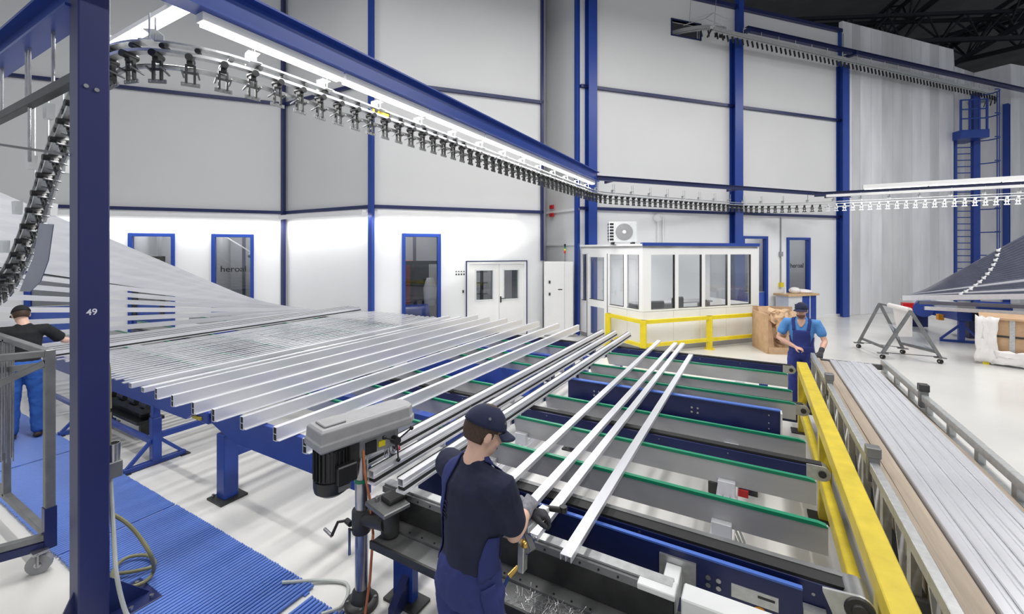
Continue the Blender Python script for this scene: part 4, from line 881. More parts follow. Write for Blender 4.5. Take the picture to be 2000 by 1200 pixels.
hl_ = [(0.04 * kl, 0.27 * kl, 1.05, 2.40), (0.42 * kl, 1.08 * kl, 1.12, 2.32), (1.33 * kl, 1.90 * kl, 1.05, 2.40), (2.03 * kl, 2.46 * kl, 1.05, 2.40)]
face(CR, hr_); face(CL, hl_)
cuts = [0, 0.93, 1.78, 2.66, 3.55, CR.L]
for a, b in zip(cuts, cuts[1:]): CR.box(MB(), a + 0.004, b - 0.004, -0.05, -0.004, 0.12, 0.992).build('panel', 'white', cab)
for a, b in ((0, 0.3), (1.2, 1.95), (1.95, CL.L)): CL.box(MB(), a * 1 + 0.004, b - 0.004, -0.05, -0.004, 0.12, 0.992).build('panel', 'white', cab)
d = CL.cells(MB(), 0.31, 1.19, 0.03, 1.0, -0.05, 0.0, [(0.42, 1.06, 0.14, 0.92)]).build('door', 'white', cab); CL.box(MB(), 0.42, 1.06, -0.03, -0.02, 0.14, 0.92).build('pane', 'glass_c', d)
for u in (0.30, 1.195): CL.box(MB(), u - 0.012, u + 0.012, 0, 0.006, 0, 2.42).build('door_joint', 'steel', cab)
for w in (CR, CL): w.box(MB(), 0, w.L, -0.04, -0.01, 0, 0.12).build('plinth', 'grey', cab)
CR.box(MB(), -0.03, CR.L + 0.03, -0.05, 0.05, 2.62, 2.70).build('roof_edge', 'blue', cab); CL.box(MB(), 0.0, CL.L + 0.03, -0.05, 0.05, 2.62, 2.67).build('roof_edge', 'white', cab)
pC0 = V((-2.4, 10.76, 0)); pC1 = V((0.05, 13.64, 0)); pC2 = V((-4.5, 12.13, 0)); pb1 = pC1 - CR.n * 2.0; pb2 = W5.pt(0.5, 0.1, 0)
MB().prism([p + V((0, 0, 2.56)) for p in (pC2, pC0, pC1, pb1, pb2)], (0, 0, 0.08)).build('roof', 'white', cab)
CE = Wall((pb1.x, pb1.y), (0.05, 13.64)); CE.cells(MB(), 0, CE.L, 0.0, 2.6, -0.05, 0.0, [(0.3, 1.7, 1.05, 2.4)]).build('end_frame', 'white', cab); CE.box(MB(), 0.3, 1.7, -0.03, -0.02, 1.05, 2.4).build('pane', 'glass_c', cab)
MB().cyl(pC2 + V((-0.05, -0.05, 0)), pC2 + V((-0.05, -0.05, 2.7)), 0.03, n=8).build('corner_pipe', 'blue', cab)
q = CR.m
for i, (u, nn) in enumerate(((0.72, -0.42), (1.45, -0.45), (2.35, -0.42))):
    cpos = CR.pt(u, nn, 0); oc = thing('office_chair', 'dark office chair seen through the cabin glass, %s from left' % ORD[i], 'chair', cpos, 'chairs in the cabin'); T = Matrix.Translation(cpos) @ Matrix.Rotation(R(40 + 25 * i), 4, 'Z')
    MB().box(-0.24, 0.24, -0.04, 0.04, 0.62, (1.20, 1.27, 1.14)[i], T).build('backrest', 'black', oc, bevel=0.03); MB().box(-0.25, 0.25, 0.0, 0.5, 0.46, 0.54, T).build('seat', 'black', oc, bevel=0.02)
    MB().cyl(T @ V((0, 0.25, 0.08)), T @ V((0, 0.25, 0.46)), 0.03, n=8).build('stem', 'dsteel', oc)
    for k in range(5): a = 2 * math.pi * k / 5; MB().bar(T @ V((0, 0.25, 0.08)), T @ V((0.28 * math.cos(a), 0.25 + 0.28 * math.sin(a), 0.05)), 0.04, 0.03).build('foot', 'dsteel', oc); 
dk = thing('desk', 'long grey desk inside the cabin along its rear wall', 'desk', CR.pt(2.0, -1.35, 0)); CR.box(MB(), 0.7, 3.4, -1.75, -1.2, 0.98, 1.02).build('top', 'grey', dk)
for u in (0.75, 2.0, 3.3): CR.box(MB(), u, u + 0.05, -1.7, -1.25, 0, 0.98).build('leg', 'steel', dk)
area('cabin_fill_light', CR.pt(1.8, -0.9, 2.52), 1.5, 0.6, 70)  # added fill to brighten the interior seen through the cabin glass
# air conditioner on the cabin roof
acu = thing('air_conditioner', 'white outdoor air conditioner unit standing on the cabin roof', 'air conditioner', CR.pt(0.2, -1.0, 2.66))
AM = Matrix.Translation(CR.pt(0.03, -0.9, 0)) @ Matrix.Rotation(math.atan2(CR.u.y, CR.u.x) - R(26), 4, 'Z')
MB().box(-0.36, 0.36, -0.14, 0.14, 2.72, 3.26, AM).build('casing', 'whitem', acu, bevel=0.012)
fan = MB().lathe([(0.22, 0.0), (0.22, 0.012), (0.205, 0.014), (0.0, 0.006)], AM @ V((0.03, -0.141, 2.99)), (AM.to_3x3() @ V((0, -1, 0))), n=28).build('fan_grille', 'grey', acu, smooth=True)
MB().lathe([(0.0, 0.012), (0.05, 0.012), (0.045, 0.03), (0.0, 0.034)], AM @ V((0.03, -0.141, 2.99)), (AM.to_3x3() @ V((0, -1, 0))), n=16).build('fan_hub', 'white', fan)
for k in range(6): z = 2.77 + 0.08 * k; MB().box(-0.365, -0.36, -0.11, 0.11, z, z + 0.05, AM).build('side_vent', 'black', acu); MB().box(-0.34, -0.24, -0.145, -0.14, z, z + 0.05, AM).build('front_vent', 'black', acu)
for x in (-0.28, 0.24): MB().box(x, x + 0.06, -0.18, 0.18, 2.66, 2.72, AM).build('foot', 'black', acu)
# yellow rail round the cabin
yc = thing('guard_rail', 'bright yellow guard rail running round the white cabin', 'guard rail', CR.pt(1.5, 0.3, 0))
cr0 = pC0 + CR.n * 0.22 + CL.n * 0.16; ce = CR.pt(4.05, 0.22, 0); cl = CL.pt(1.42, 0.16, 0)
for z, h in ((0.80, 0.09), (0.24, 0.08)):
    MB().bar(cr0 + V((0, 0, z)), (ce if z > 0.5 else CR.pt(3.6, 0.22, 0)) + V((0, 0, z)), 0.08, h).build('rail', 'yellow', yc); MB().bar(cl + V((0, 0, z)), cr0 + V((0, 0, z)), 0.08, h).build('rail', 'yellow', yc)
for p, w in ((cr0, 0.13), (CR.pt(1.87, 0.22, 0), 0.14), (cl, 0.13), (CR.pt(4.0, 0.22, 0), 0.1)):
    if w > 0.1: l = MB().box(p.x - w / 2, p.x + w / 2, p.y - w / 2, p.y + w / 2, 0.012, 0.845).build('post', 'yellow', yc); MB().box(p.x - 0.12, p.x + 0.12, p.y - 0.12, p.y + 0.12, 0, 0.012).build('foot_plate', 'yellow', l)
# white electrical cabinet with signal lamp
ec = thing('electrical_cabinet', 'tall white electrical cabinet left of the cabin', 'cabinet', (-5.3, 11.9, 0))
EM = Matrix.Translation(V((-5.04, 11.80, 0))) @ Matrix.Rotation(R(28), 4, 'Z')
MB().box(-0.45, 0.38, -0.2, 0.22, 0.05, 2.18, EM).build('body', 'white', ec, bevel=0.004); MB().box(-0.44, 0.12, -0.215, -0.2, 0.1, 2.16, EM).build('door', 'white', ec, bevel=0.004); MB().box(0.13, 0.37, -0.215, -0.2, 0.1, 2.16, EM).build('door', 'white', ec, bevel=0.004)
MB().box(-0.46, 0.39, -0.21, 0.23, 0.0, 0.05, EM).build('plinth', 'grey', ec)
for z in (1.55, 1.2): MB().box(-0.33, -0.28, -0.235, -0.215, z, z + 0.08, EM).build('lock_handle', 'dsteel', ec)
MB().box(-0.06, 0.06, -0.218, -0.215, 1.36, 1.39, EM).build('name_print', 'dsteel', ec)
sl = thing('signal_lamp', 'thin signal lamp with green, yellow and red rings on the white cabinet', 'signal lamp', EM @ V((0.16, 0, 2.18)))
for a, b, c, r in ((2.18, 2.42, 'steel', 0.012), (2.42, 2.5, 'red', 0.028), (2.5, 2.56, 'yellow', 0.028), (2.56, 2.62, 'green', 0.028), (2.62, 2.7, 'black', 0.028)): MB().lathe([(r, a), (r, b)], EM @ V((0.16, 0, 0)), n=12).build('lens' if r > 0.02 else 'stem', c, sl, smooth=True)
# ------------------------------------------------------------------ things along the right wall
wb = thing('tool_cabinet', 'small tool cabinet with wooden top and blue drawers under the lettered window', 'cabinet', W5.pt(8.3, 0.4, 0))
W5.box(MB(), 7.55, 9.0, 0.1, 0.7, 0.93, 1.0).build('top', 'wood', wb, bevel=0.004); W5.box(MB(), 7.62, 8.25, 0.14, 0.64, 0, 0.93).build('body', 'whitem', wb); W5.box(MB(), 8.25, 8.92, 0.14, 0.64, 0, 0.93).build('drawer_block', 'blue', wb); W5.box(MB(), 8.6, 8.63, 0.63, 0.65, 0, 0.93).build('joint', 'white', wb); W5.box(MB(), 7.9, 7.97, 0.64, 0.66, 0.6, 0.66).build('lock', 'black', wb)
bag = MB().ell(W5.pt(8.5, 0.4, 1.06), (0.35, 0.2, 0.09)).ell(W5.pt(8.2, 0.4, 1.1), (0.18, 0.16, 0.12)).build('plastic_bag', 'film', smooth=True); tag(bag, 'crumpled white bag lying on the wooden tool cabinet top', 'bag')
tag(MB().cyl(W5.pt(7.75, 0.4, 1.0), W5.pt(7.75, 0.4, 1.22), 0.035, n=10).cyl(W5.pt(7.75, 0.4, 1.22), W5.pt(7.75, 0.4, 1.3), 0.012, n=8).build('spray_bottle', 'white', smooth=True), 'small white bottle on the tool cabinet', 'bottle')
sk = thing('wall_socket', 'yellow socket with a grey conduit rising up the right wall', 'socket', W5.pt(8.0, 0.03, 1.25)); W5.box(MB(), 7.93, 8.07, 0, 0.09, 1.2, 1.36).build('box', 'yellow', sk); MB().cyl(W5.pt(8.0, 0.03, 1.36), W5.pt(8.0, 0.03, 3.7), 0.02, n=8).build('conduit', 'grey', sk, smooth=True); W5.box(MB(), 7.93, 8.05, 0, 0.08, 2.3, 2.46).build('switch', 'grey', sk)
for i, (u, z, a) in enumerate(((7.65, 2.0, 0.3), (7.68, 1.72, 0.2))): tag(W5.box(MB(), u - a / 2, u + a / 2, 0, 0.004, z - 0.1, z + 0.08).build('paper_notice', 'white'), 'white paper notice on the wall between the blue doors, %s' % ('upper' if i == 0 else 'lower'), 'notice', 'paper notices')
for i, u in enumerate((2.75, 2.95)): tag(MB().cyl(W5.pt(u, 0.05, 2.7), W5.pt(u, 0.05, 3.6), 0.03, n=8).build('wall_pipe', 'white', smooth=True), 'thin white pipe on the wall above the cabin, %s of the pair' % ('left' if i == 0 else 'right'), 'pipe', 'white wall pipes')
tag(MB().ell(W5.pt(2.7, 0.1, 3.55), (0.14, 0.14, 0.12)).build('wall_sounder', 'white', smooth=True), 'round white fitting on the wall above the air conditioner', 'wall fitting')
# cardboard bin with crumpled paper
bn = thing('cardboard_bin', 'open cardboard bin with a tall tilted flap right of the cabin', 'cardboard box', (0.55, 12.6, 0))
BM = Matrix.Translation(V((0.55, 12.75, 0))) @ Matrix.Rotation(R(20), 4, 'Z')
MB().box(-0.5, -0.46, -0.45, 0.45, 0.0, 0.95, BM).build('side', 'cardboard', bn); MB().box(-0.46, 0.45, -0.48, -0.45, 0, 0.16, BM).build('front', 'cardboard', bn); MB().box(-0.5, 0.45, 0.42, 0.46, 0, 1.05, BM).build('back', 'cardboard', bn); MB().prism([BM @ V(p) for p in ((-0.46, -0.42, 0.03), (-0.30, -0.40, 0.03), (-0.22, 0.1, 1.1), (-0.46, 0.2, 1.05))], BM.to_3x3() @ V((0.02, 0.03, 0))).build('flap', 'cardboard', bn); MB().box(-0.48, 0.45, -0.47, 0.44, 0.0, 0.03, BM).build('bottom', 'cardboard', bn)
MB().box(0.42, 0.45, -0.45, 0.44, 0, 0.35, BM).build('side', 'cardboard', bn)
rp = random.Random(11)
for i in range(9):
    c = BM @ V((rp.uniform(-0.12, 0.25), -0.22 + rp.uniform(-0.1, 0.2), 0.20 + 0.085 * i)); n = 7; vs = []; fs = []
    for a in range(n):
        for b in range(n): vs.append(c + V(((a - 3) * 0.075 + rp.gauss(0, 0.03), (b - 3) * 0.03 + rp.gauss(0, 0.035), (b - 3) * 0.055 + rp.gauss(0, 0.05))))
    for a in range(n - 1):
        for b in range(n - 1): fs.append((a * n + b, a * n + b + 1, (a + 1) * n + b + 1, (a + 1) * n + b))
    o = tag(MB().add(vs, fs).build('packing_paper', 'paper'), 'crumpled brown packing paper in the cardboard bin, %s from the bottom' % ORD[i], 'paper', 'crumpled paper in the bin'); sm = o.modifiers.new('s', 'SOLIDIFY'); sm.thickness = 0.008
# A-frame trolley with a film roll
tr = thing('a_frame_trolley', 'grey A-frame trolley on castors with a white film roll', 'trolley', (2.9, 13.4, 0))
F1 = (V((2.31, 14.05, 0)), V((3.11, 13.78, 0)), V((2.70, 13.90, 1.18))); F2 = (V((2.56, 12.90, 0)), V((3.56, 12.98, 0)), V((3.06, 12.95, 1.13)))
for f in (F1, F2):
    for p in f[:2]:
        MB().bar(p + V((0, 0, 0.14)), f[2], 0.06, 0.06).build('leg', 'steel', tr); MB().box(p.x - 0.1, p.x + 0.1, p.y - 0.05, p.y + 0.05, 0.12, 0.14).build('foot_plate', 'steel', tr)
        w = MB().cyl(p + V((-0.02, -0.015, 0.05)), p + V((0.02, 0.015, 0.05)), 0.05, n=14).build('castor', 'rubber', tr, smooth=True); MB().cyl(p + V((-0.024, -0.017, 0.05)), p + V((0.024, 0.017, 0.05)), 0.018, n=8).bar(p + V((0, 0, 0.05)), p + V((0, 0, 0.12)), 0.05, 0.03).build('castor_hub', 'chrome', w)
    MB().cyl(f[0] + V((0, 0, 0.15)), f[1] + V((0, 0, 0.15)), 0.008, n=6).build('tie_wire', 'dsteel', tr)
for a, b in ((F1[0], F2[0]), (F1[1], F2[1])): MB().bar(a.lerp(F1[2], 0.13) + V((0, 0, 0.1)), b.lerp(F2[2], 0.13) + V((0, 0, 0.1)), 0.05, 0.05).build('side_bar', 'steel', tr)
MB().bar(F1[2], F2[2], 0.035, 0.035).build('ridge_bar', 'steel', tr)
fr_ = thing('film_roll', 'white film roll hanging over the ridge of the A-frame trolley', 'film roll', (2.95, 13.2, 0.5)); ra = F1[2].lerp(F2[2], 0.33) + V((0, 0, 0.02)); rb = F1[2].lerp(F2[2], 0.97) + V((0, 0, 0.02))
MB().cyl(ra, rb, 0.055, n=16).build('roll', 'film', fr_, smooth=True)
sd_ = (rb - ra).cross(V((0, 0, 1))).normalized() * -0.056
MB().add([ra + sd_, rb + sd_, rb.lerp(ra, 0.1) + sd_ + V((0.03, 0, -0.62)), ra.lerp(rb, 0.25) + sd_ + V((0.03, 0, -0.72))], [(0, 1, 2, 3)]).build('loose_sheet', 'film', fr_).modifiers.new('s', 'SOLIDIFY').thickness = 0.004
sh = MB(); n = 6; A = (F1[1] + V((-0.3, 0.1, 0.72)), F2[1] + V((-0.35, 0.1, 0.62)), F2[1] + V((-0.06, 0.05, 0.22)), F1[1] + V((-0.05, 0, 0.24)))
sh.add(A, [(0, 1, 2, 3)]).build('sheet_panel', 'acryl', tr).modifiers.new('s', 'SOLIDIFY').thickness = 0.004
# fan of dark profiles being lifted at the right edge
NR = 24
for i in range(NR):
    q = i / (NR - 1); L = V((3.45 + 0.80 * q, 15.35 + 1.35 * q, 1.22 + 0.10 * q)); th = R(4 + 34 * q ** 1.15); e = L + V((math.cos(th), 0.0, math.sin(th))) * 5.2
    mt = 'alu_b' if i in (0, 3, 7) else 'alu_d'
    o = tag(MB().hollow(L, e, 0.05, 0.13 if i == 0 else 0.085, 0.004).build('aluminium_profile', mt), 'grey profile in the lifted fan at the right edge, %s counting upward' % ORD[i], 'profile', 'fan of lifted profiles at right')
    if i % 2 == 0:
        s_ = 1.15 + 0.75 * q; p = L + (e - L).normalized() * s_ + V((0, 0, 0.085))
        tag(MB().box(p.x - 0.03, p.x + 0.03, p.y - 0.035, p.y + 0.035, p.z - 0.03, p.z + 0.035).bar(p, p + V((0.05, 0, 0.06)), 0.03, 0.03).build('profile_clip', 'white', bevel=0.004), 'white clip on the lifted fan at right, %s counting upward' % ORD[i // 2], 'clip', 'white clips on the right fan')
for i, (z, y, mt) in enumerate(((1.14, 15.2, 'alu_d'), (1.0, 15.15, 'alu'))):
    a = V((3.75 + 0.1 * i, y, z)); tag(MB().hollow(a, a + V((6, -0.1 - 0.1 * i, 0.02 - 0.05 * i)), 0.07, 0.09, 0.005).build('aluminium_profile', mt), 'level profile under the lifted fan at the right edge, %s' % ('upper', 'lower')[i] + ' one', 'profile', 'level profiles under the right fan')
sup = thing('support_trestle', 'small grey trestle carrying the level profiles at the right', 'trestle', (5.8, 15.1, 0))
for x in (6.2, 8.5): MB().box(x - 0.03, x + 0.03, 15.0, 15.06, 0, 0.9).box(x - 0.03, x + 0.03, 15.2, 15.26, 0, 0.9).box(x - 0.04, x + 0.04, 14.95, 15.3, 0.86, 0.93).build('leg', 'steel', sup)
# blue feeder machine on the floor at right
fm = thing('blue_feeder', 'blue feeder machine on a star foot stand beyond the trolley', 'machine', (4.95, 17.2, 0))
MB().box(4.82, 4.94, 16.2, 16.32, 0.03, 0.85).build('stand', 'blue', fm); MB().box(4.45, 5.35, 16.22, 16.30, 0, 0.06).build('foot_bar', 'blue', fm)
for s_ in (-1, 1): MB().bar((4.88 + s_ * 0.42, 16.26, 0.06), (4.88, 16.26, 0.5), 0.05, 0.05).build('brace', 'blue', fm)
MB().bar((4.9, 16.1, 0.72), (4.75, 18.9, 0.62), 0.3, 0.22).build('feed_bed', 'blue', fm); MB().bar((5.0, 16.3, 0.92), (4.9, 18.0, 0.92), 0.36, 0.16).build('hood', 'whitem', fm); MB().cyl((4.45, 17.6, 0.72), (4.75, 18.7, 0.72), 0.24, n=16).build('drum', 'blue', fm, smooth=True)
MB().cyl((5.5, 17.4, 0.85), (6.2, 17.4, 0.85), 0.2, n=16).build('motor', 'blue', fm, smooth=True); MB().box(5.05, 5.25, 15.95, 16.2, 0.62, 0.86).build('drive_box', 'black', fm); MB().box(4.6, 4.72, 16.9, 17.1, 0.5, 0.66).build('warning_plate', 'orange_l', fm); MB().box(5.3, 6.2, 17.1, 17.7, 0, 0.7).build('rear_stand', 'navy', fm)
rx = thing('red_crate', 'red box on a small blue stand at the left end of the feeder', 'box', (4.4, 19.2, 0)); MB().box(4.3, 4.75, 19.0, 19.3, 0.5, 0.75).build('box', 'red', rx); MB().box(4.25, 4.8, 18.9, 19.4, 0, 0.5).build('stand', 'navy', rx); MB().box(4.78, 4.92, 19.0, 19.14, 0, 1.05).build('post', 'navy', rx)
# wrapped cardboard crate at the right edge
wc = thing('wrapped_crate', 'brown crate half wrapped in white film on yellow feet at the right edge', 'crate', (5.5, 13.6, 0)); WCm = Matrix.Translation(V((4.34, 13.42, 0))) @ Matrix.Rotation(R(-17), 4, 'Z')
MB().box(0.05, 2.6, 0.05, 1.0, 0.2, 1.0, WCm).build('box', 'cardboard', wc); MB().box(0.0, 2.6, 0, 1.05, 0.12, 0.2, WCm).build('pallet', 'white', wc); MB().box(-0.02, 2.65, -0.02, 1.07, 1.0, 1.04, WCm).build('lid', 'cardboard', wc)
MB().box(0.42, 0.5, 0.03, 0.06, 0.2, 1.0, WCm).build('strap', 'galv', wc); MB().box(0.05, 0.8, 0.035, 0.055, 0.62, 0.66, WCm).build('strap', 'dsteel', wc)
rw = random.Random(5)
def wrap(x0, x1, z0, z1, yy):
    vs = []; fs = []; n = 9
    for a in range(n):
        for b in range(n): vs.append(WCm @ V((x0 + (x1 - x0) * a / (n - 1) + rw.gauss(0, 0.012), yy + rw.gauss(0, 0.012), z0 + (z1 - z0) * b / (n - 1) + rw.gauss(0, 0.015))))
    for a in range(n - 1):
        for b in range(n - 1): fs.append((a * n + b, a * n + b + 1, (a + 1) * n + b + 1, (a + 1) * n + b))
    MB().add(vs, fs).build('film_wrap', 'film', wc, smooth=True).modifiers.new('s', 'SOLIDIFY').thickness = 0.006
wrap(-0.08, 0.25, 0.05, 1.06, -0.04); wrap(0.2, 1.0, 0.05, 0.34, -0.05); wrap(0.72, 1.5, 0.08, 0.86, -0.06)
for x in (0.03, 1.2, 2.4): MB().box(x, x + 0.1, 0.0, 0.1, 0, 0.12, WCm).build('foot', 'yellow', wc)
# caged ladder tower by the far wall
ld = thing('caged_ladder', 'tall blue caged ladder with platform beside the panelled wall', 'ladder', (8.1, 26.6, 0))
LM = Matrix.Translation(V((7.95, 26.3, 0))) @ Matrix.Rotation(R(20), 4, 'Z')
MB().box(-0.35, -0.25, -0.05, 0.05, 0, 7.3, LM).build('stile', 'blue', ld); MB().box(0.35, 0.60, -0.08, 0.08, 0, 9.4, LM).build('tower_post', 'blue', ld)
for k in range(26): MB().box(-0.25, 0.35, -0.02, 0.02, 0.3 + 0.28 * k, 0.34 + 0.28 * k, LM).build('rung', 'blue', ld)
for k in range(8): MB().tube([LM @ V((0.6 + 0.0 * a, 0, 0)) + LM.to_3x3() @ V((0.38 * math.sin(a), -0.38 + 0.38 * math.cos(a) - 0.0, 0)) + V((0, 0, 2.3 + 1.0 * k)) for a in [math.pi * j / 8 for j in range(9)]], 0.025, 6).build('cage_hoop', 'blue', ld)
MB().cyl(LM @ V((0.98, -0.38, 2.3)), LM @ V((0.98, -0.38, 9.3)), 0.02, n=6).cyl(LM @ V((0.8, -0.7, 2.3)), LM @ V((0.8, -0.7, 9.3)), 0.02, n=6).build('cage_strip', 'blue', ld)
MB().box(-0.6, 0.45, -0.7, 0.5, 7.3, 7.65, LM).build('platform', 'blue', ld)
for z in (8.1, 8.5, 8.9): MB().box(-0.6, 0.4, -0.7, -0.66, z, z + 0.05, LM).build('handrail', 'blue', ld)
for x in (-0.58, -0.25, 0.1, 0.38): MB().box(x - 0.03, x + 0.03, -0.7, -0.64, 7.6, 8.95, LM).build('baluster', 'blue', ld)
# tubular trolley in the left foreground with hanging rods
tl = thing('tube_trolley', 'grey steel tube trolley on castors in the left foreground', 'trolley', (-5.0, 1.1, 0))
px_, py_ = -4.86, 1.18
MB().bar((px_, py_, 0.22), (px_, py_, 1.72), 0.06, 0.06).build('post', 'steel', tl, bevel=0.005)
MB().box(px_ - 0.035, px_ + 0.035, py_ - 0.035, py_ + 0.035, 0.16, 0.48).build('post_sleeve', 'navy', tl)
for (a, b) in (((px_, py_, 1.69), (px_ - 0.22, 0.70, 1.69)), ((px_, py_ - 0.02, 1.62), (px_ - 0.22, 0.70, 1.36)), ((px_, py_, 1.69), (-6.4, py_, 1.69)), ((px_, py_, 1.60), (-6.4, py_, 1.34)), ((px_, py_, 0.25), (px_ - 0.22, 0.70, 0.25)), ((px_, py_, 0.25), (-6.4, py_, 0.25)), ((-6.0, py_, 0.25), (-6.0, py_, 1.69))):
    MB().bar(a, b, 0.05, 0.05).build('tube', 'steel', tl, bevel=0.004)
MB().bar((px_ + 0.015, py_ - 0.01, 0.19), (px_ - 0.2, 0.70, 0.19), 0.03, 0.06).build('lower_edge', 'navy', tl)
wv = V((px_ + 0.02, py_ - 0.06, 0))
w = MB().cyl(wv + V((-0.018, 0.012, 0.075)), wv + V((0.018, -0.012, 0.075)), 0.075, n=20).build('castor', 'grey', tl, smooth=True); MB().cyl(wv + V((-0.026, 0.017, 0.075)), wv + V((0.026, -0.017, 0.075)), 0.022, n=10).bar(wv + V((-0.03, 0.02, 0.07)), wv + V((-0.03, 0.02, 0.17)), 0.01, 0.05).bar(wv + V((0.03, -0.02, 0.07)), wv + V((0.03, -0.02, 0.17)), 0.01, 0.05).bar(wv + V((-0.05, 0.0, 0.17)), wv + V((0.05, 0.0, 0.17)), 0.09, 0.02).build('castor_fork', 'chrome', w)
rr = random.Random(9)
for k in range(16):
    x = -5.97 + 0.012 * k + rr.uniform(-0.004, 0.004); y = 1.12 + rr.uniform(-0.03, 0.1)
    tag(MB().cyl((x, y, 0.60 + rr.uniform(-0.04, 0.1)), (x + rr.uniform(-0.02, 0.02), y, 1.67), 0.006, n=6).build('hanging_rod', 'chrome', smooth=True), 'thin silver rod hanging in the bundle on the left trolley', 'rod', 'rods hanging on the left trolley')
# dark cutting machine behind the left worker's legs
km = thing('roller_stand', 'dark roller stand with hoses behind the blue column at left', 'roller stand', (-7.6, 2.7, 0))
MB().box(-8.6, -7.0, 2.55, 2.75, 0.35, 0.42).build('bed', 'dsteel', km); MB().box(-8.6, -7.0, 2.5, 2.8, 0.22, 0.26).build('tray', 'black', km)
for x in (-8.4, -7.2): MB().box(x - 0.03, x + 0.03, 2.6, 2.7, 0, 0.35).build('leg', 'dsteel', km)
for k in range(5): MB().cyl((-8.5 + 0.35 * k, 2.6, 0.47), (-8.3 + 0.35 * k, 2.6, 0.47), 0.05, n=10).build('roller', 'black', km, smooth=True)
# ------------------------------------------------------------------ people
M['skin'] = pm('skin', S(214, 168, 146), 0.5, var=0.08, scale=14)
M['skin_f'] = pm('skin_pale', S(222, 182, 162), 0.5, var=0.07, scale=14)
M['hair'] = pm('brown_hair', S(66, 46, 34), 0.6, var=0.35, scale=60, stretch=(4, 4, 1), bump=0.3)
M['beard'] = pm('dark_beard', S(112, 82, 68), 0.7, var=0.3, scale=80)
M['navy_cloth'] = pm('navy_cotton', S(24, 30, 56), 0.85, var=0.14, scale=10, bump=0.15)
M['overall'] = pm('blue_workwear', S(44, 56, 128), 0.8, var=0.10, scale=9, bump=0.2)
M['overall_f'] = pm('dark_blue_workwear', S(38, 48, 108), 0.8, var=0.12, scale=9, bump=0.2)
M['cap_navy'] = pm('cap_cotton', S(24, 32, 64), 0.8, var=0.12, scale=20, bump=0.15)
M['black_cloth'] = pm('black_cotton', S(24, 26, 30), 0.85, var=0.2, scale=10, bump=0.15)
M['jeans'] = pm('blue_denim', S(42, 92, 172), 0.8, var=0.16, scale=10, bump=0.2)
M['tee_blue'] = pm('blue_cotton', S(84, 142, 204), 0.8, var=0.08, scale=10, bump=0.15)
M['glove'] = pm('grey_glove', S(122, 122, 130), 0.8, var=0.25, scale=40, bump=0.3)
M['glove_d'] = pm('dark_glove', S(52, 52, 58), 0.8, var=0.25, scale=40, bump=0.3)
M['eye'] = pm('dark_eye', S(40, 32, 28), 0.2, var=0.0)
M['lip'] = pm('lips', S(176, 112, 100), 0.5, var=0.05)
M['shoe'] = pm('work_shoe', S(52, 44, 40), 0.6, var=0.2)

def local(o, parent): o.parent = parent; WM[o] = WM[parent].copy(); return o
def limb(mb, pts, rad, side=(1, 0, 0), n=14):
    pts = [V(p) for p in pts]; rad = [(r, r) if not isinstance(r, tuple) else r for r in rad]; side = V(side); rings = []
    def ring(p, t, rx, ry):
        a = side - t * side.dot(t)
        if a.length < 1e-3: a = V((0, 1, 0)) - t * t.y
        a.normalize(); b = t.cross(a); return [p + a * rx * math.cos(2 * math.pi * k / n) + b * ry * math.sin(2 * math.pi * k / n) for k in range(n)]
    ts = [(pts[min(i + 1, len(pts) - 1)] - pts[max(i - 1, 0)]).normalized() for i in range(len(pts))]
    r0 = min(rad[0]); r1 = min(rad[-1])
    for f, h in ((0.15, 0.92), (0.55, 0.75), (0.85, 0.45)): rings.append(ring(pts[0] - ts[0] * r0 * h * 0.8, ts[0], rad[0][0] * f, rad[0][1] * f))
    for p, t, r in zip(pts, ts, rad): rings.append(ring(p, t, *r))
    for f, h in ((0.85, 0.45), (0.55, 0.75), (0.15, 0.92)): rings.append(ring(pts[-1] + ts[-1] * r1 * h * 0.8, ts[-1], rad[-1][0] * f, rad[-1][1] * f))
    vs = [q for r in rings for q in r]; fs = [tuple(range(n))[::-1], tuple(range((len(rings) - 1) * n, len(rings) * n))]
    for j in range(len(rings) - 1):
        for i in range(n): k = (i + 1) % n; fs.append((j * n + i, j * n + k, (j + 1) * n + k, (j + 1) * n + i))
    return mb.add(vs, fs)
def organic(name, mb, vox, mat, parent, smooth=5, disp=0.0, dscale=0.12):
    me = bpy.data.meshes.new(name); me.from_pydata([tuple(v) for v in mb.v], [], mb.f)
    bm = bmesh.new(); bm.from_mesh(me); bmesh.ops.recalc_face_normals(bm, faces=bm.faces); bm.to_mesh(me); bm.free()
    t = bpy.data.objects.new('tmp', me); COL.objects.link(t)
    r = t.modifiers.new('r', 'REMESH'); r.mode = 'VOXEL'; r.voxel_size = vox
    s = t.modifiers.new('s', 'SMOOTH'); s.iterations = smooth; s.factor = 0.5
    if disp:
        tx = bpy.data.textures.new('folds', 'CLOUDS'); tx.noise_scale = dscale; d = t.modifiers.new('d', 'DISPLACE'); d.texture = tx; d.strength = disp; d.mid_level = 0.5
    out = bpy.data.meshes.new_from_object(t.evaluated_get(bpy.context.evaluated_depsgraph_get())); bpy.data.objects.remove(t)
    out.polygons.foreach_set('use_smooth', [True] * len(out.polygons)); out.materials.clear(); out.materials.append(M[mat]); out.name = name
    o = bpy.data.objects.new(name, out); COL.objects.link(o); return local(o, parent)
def lbuild(mb, name, mat, parent, smooth=True, solid=0.0):
    o = mb.build(name, mat, None, smooth); me = o.data; off = WM[o].translation
    for v in me.vertices: v.co += off
    o.location = (0, 0, 0); local(o, parent)
    if solid: m = o.modifiers.new('s', 'SOLIDIFY'); m.thickness = solid; m.offset = 0
    return o
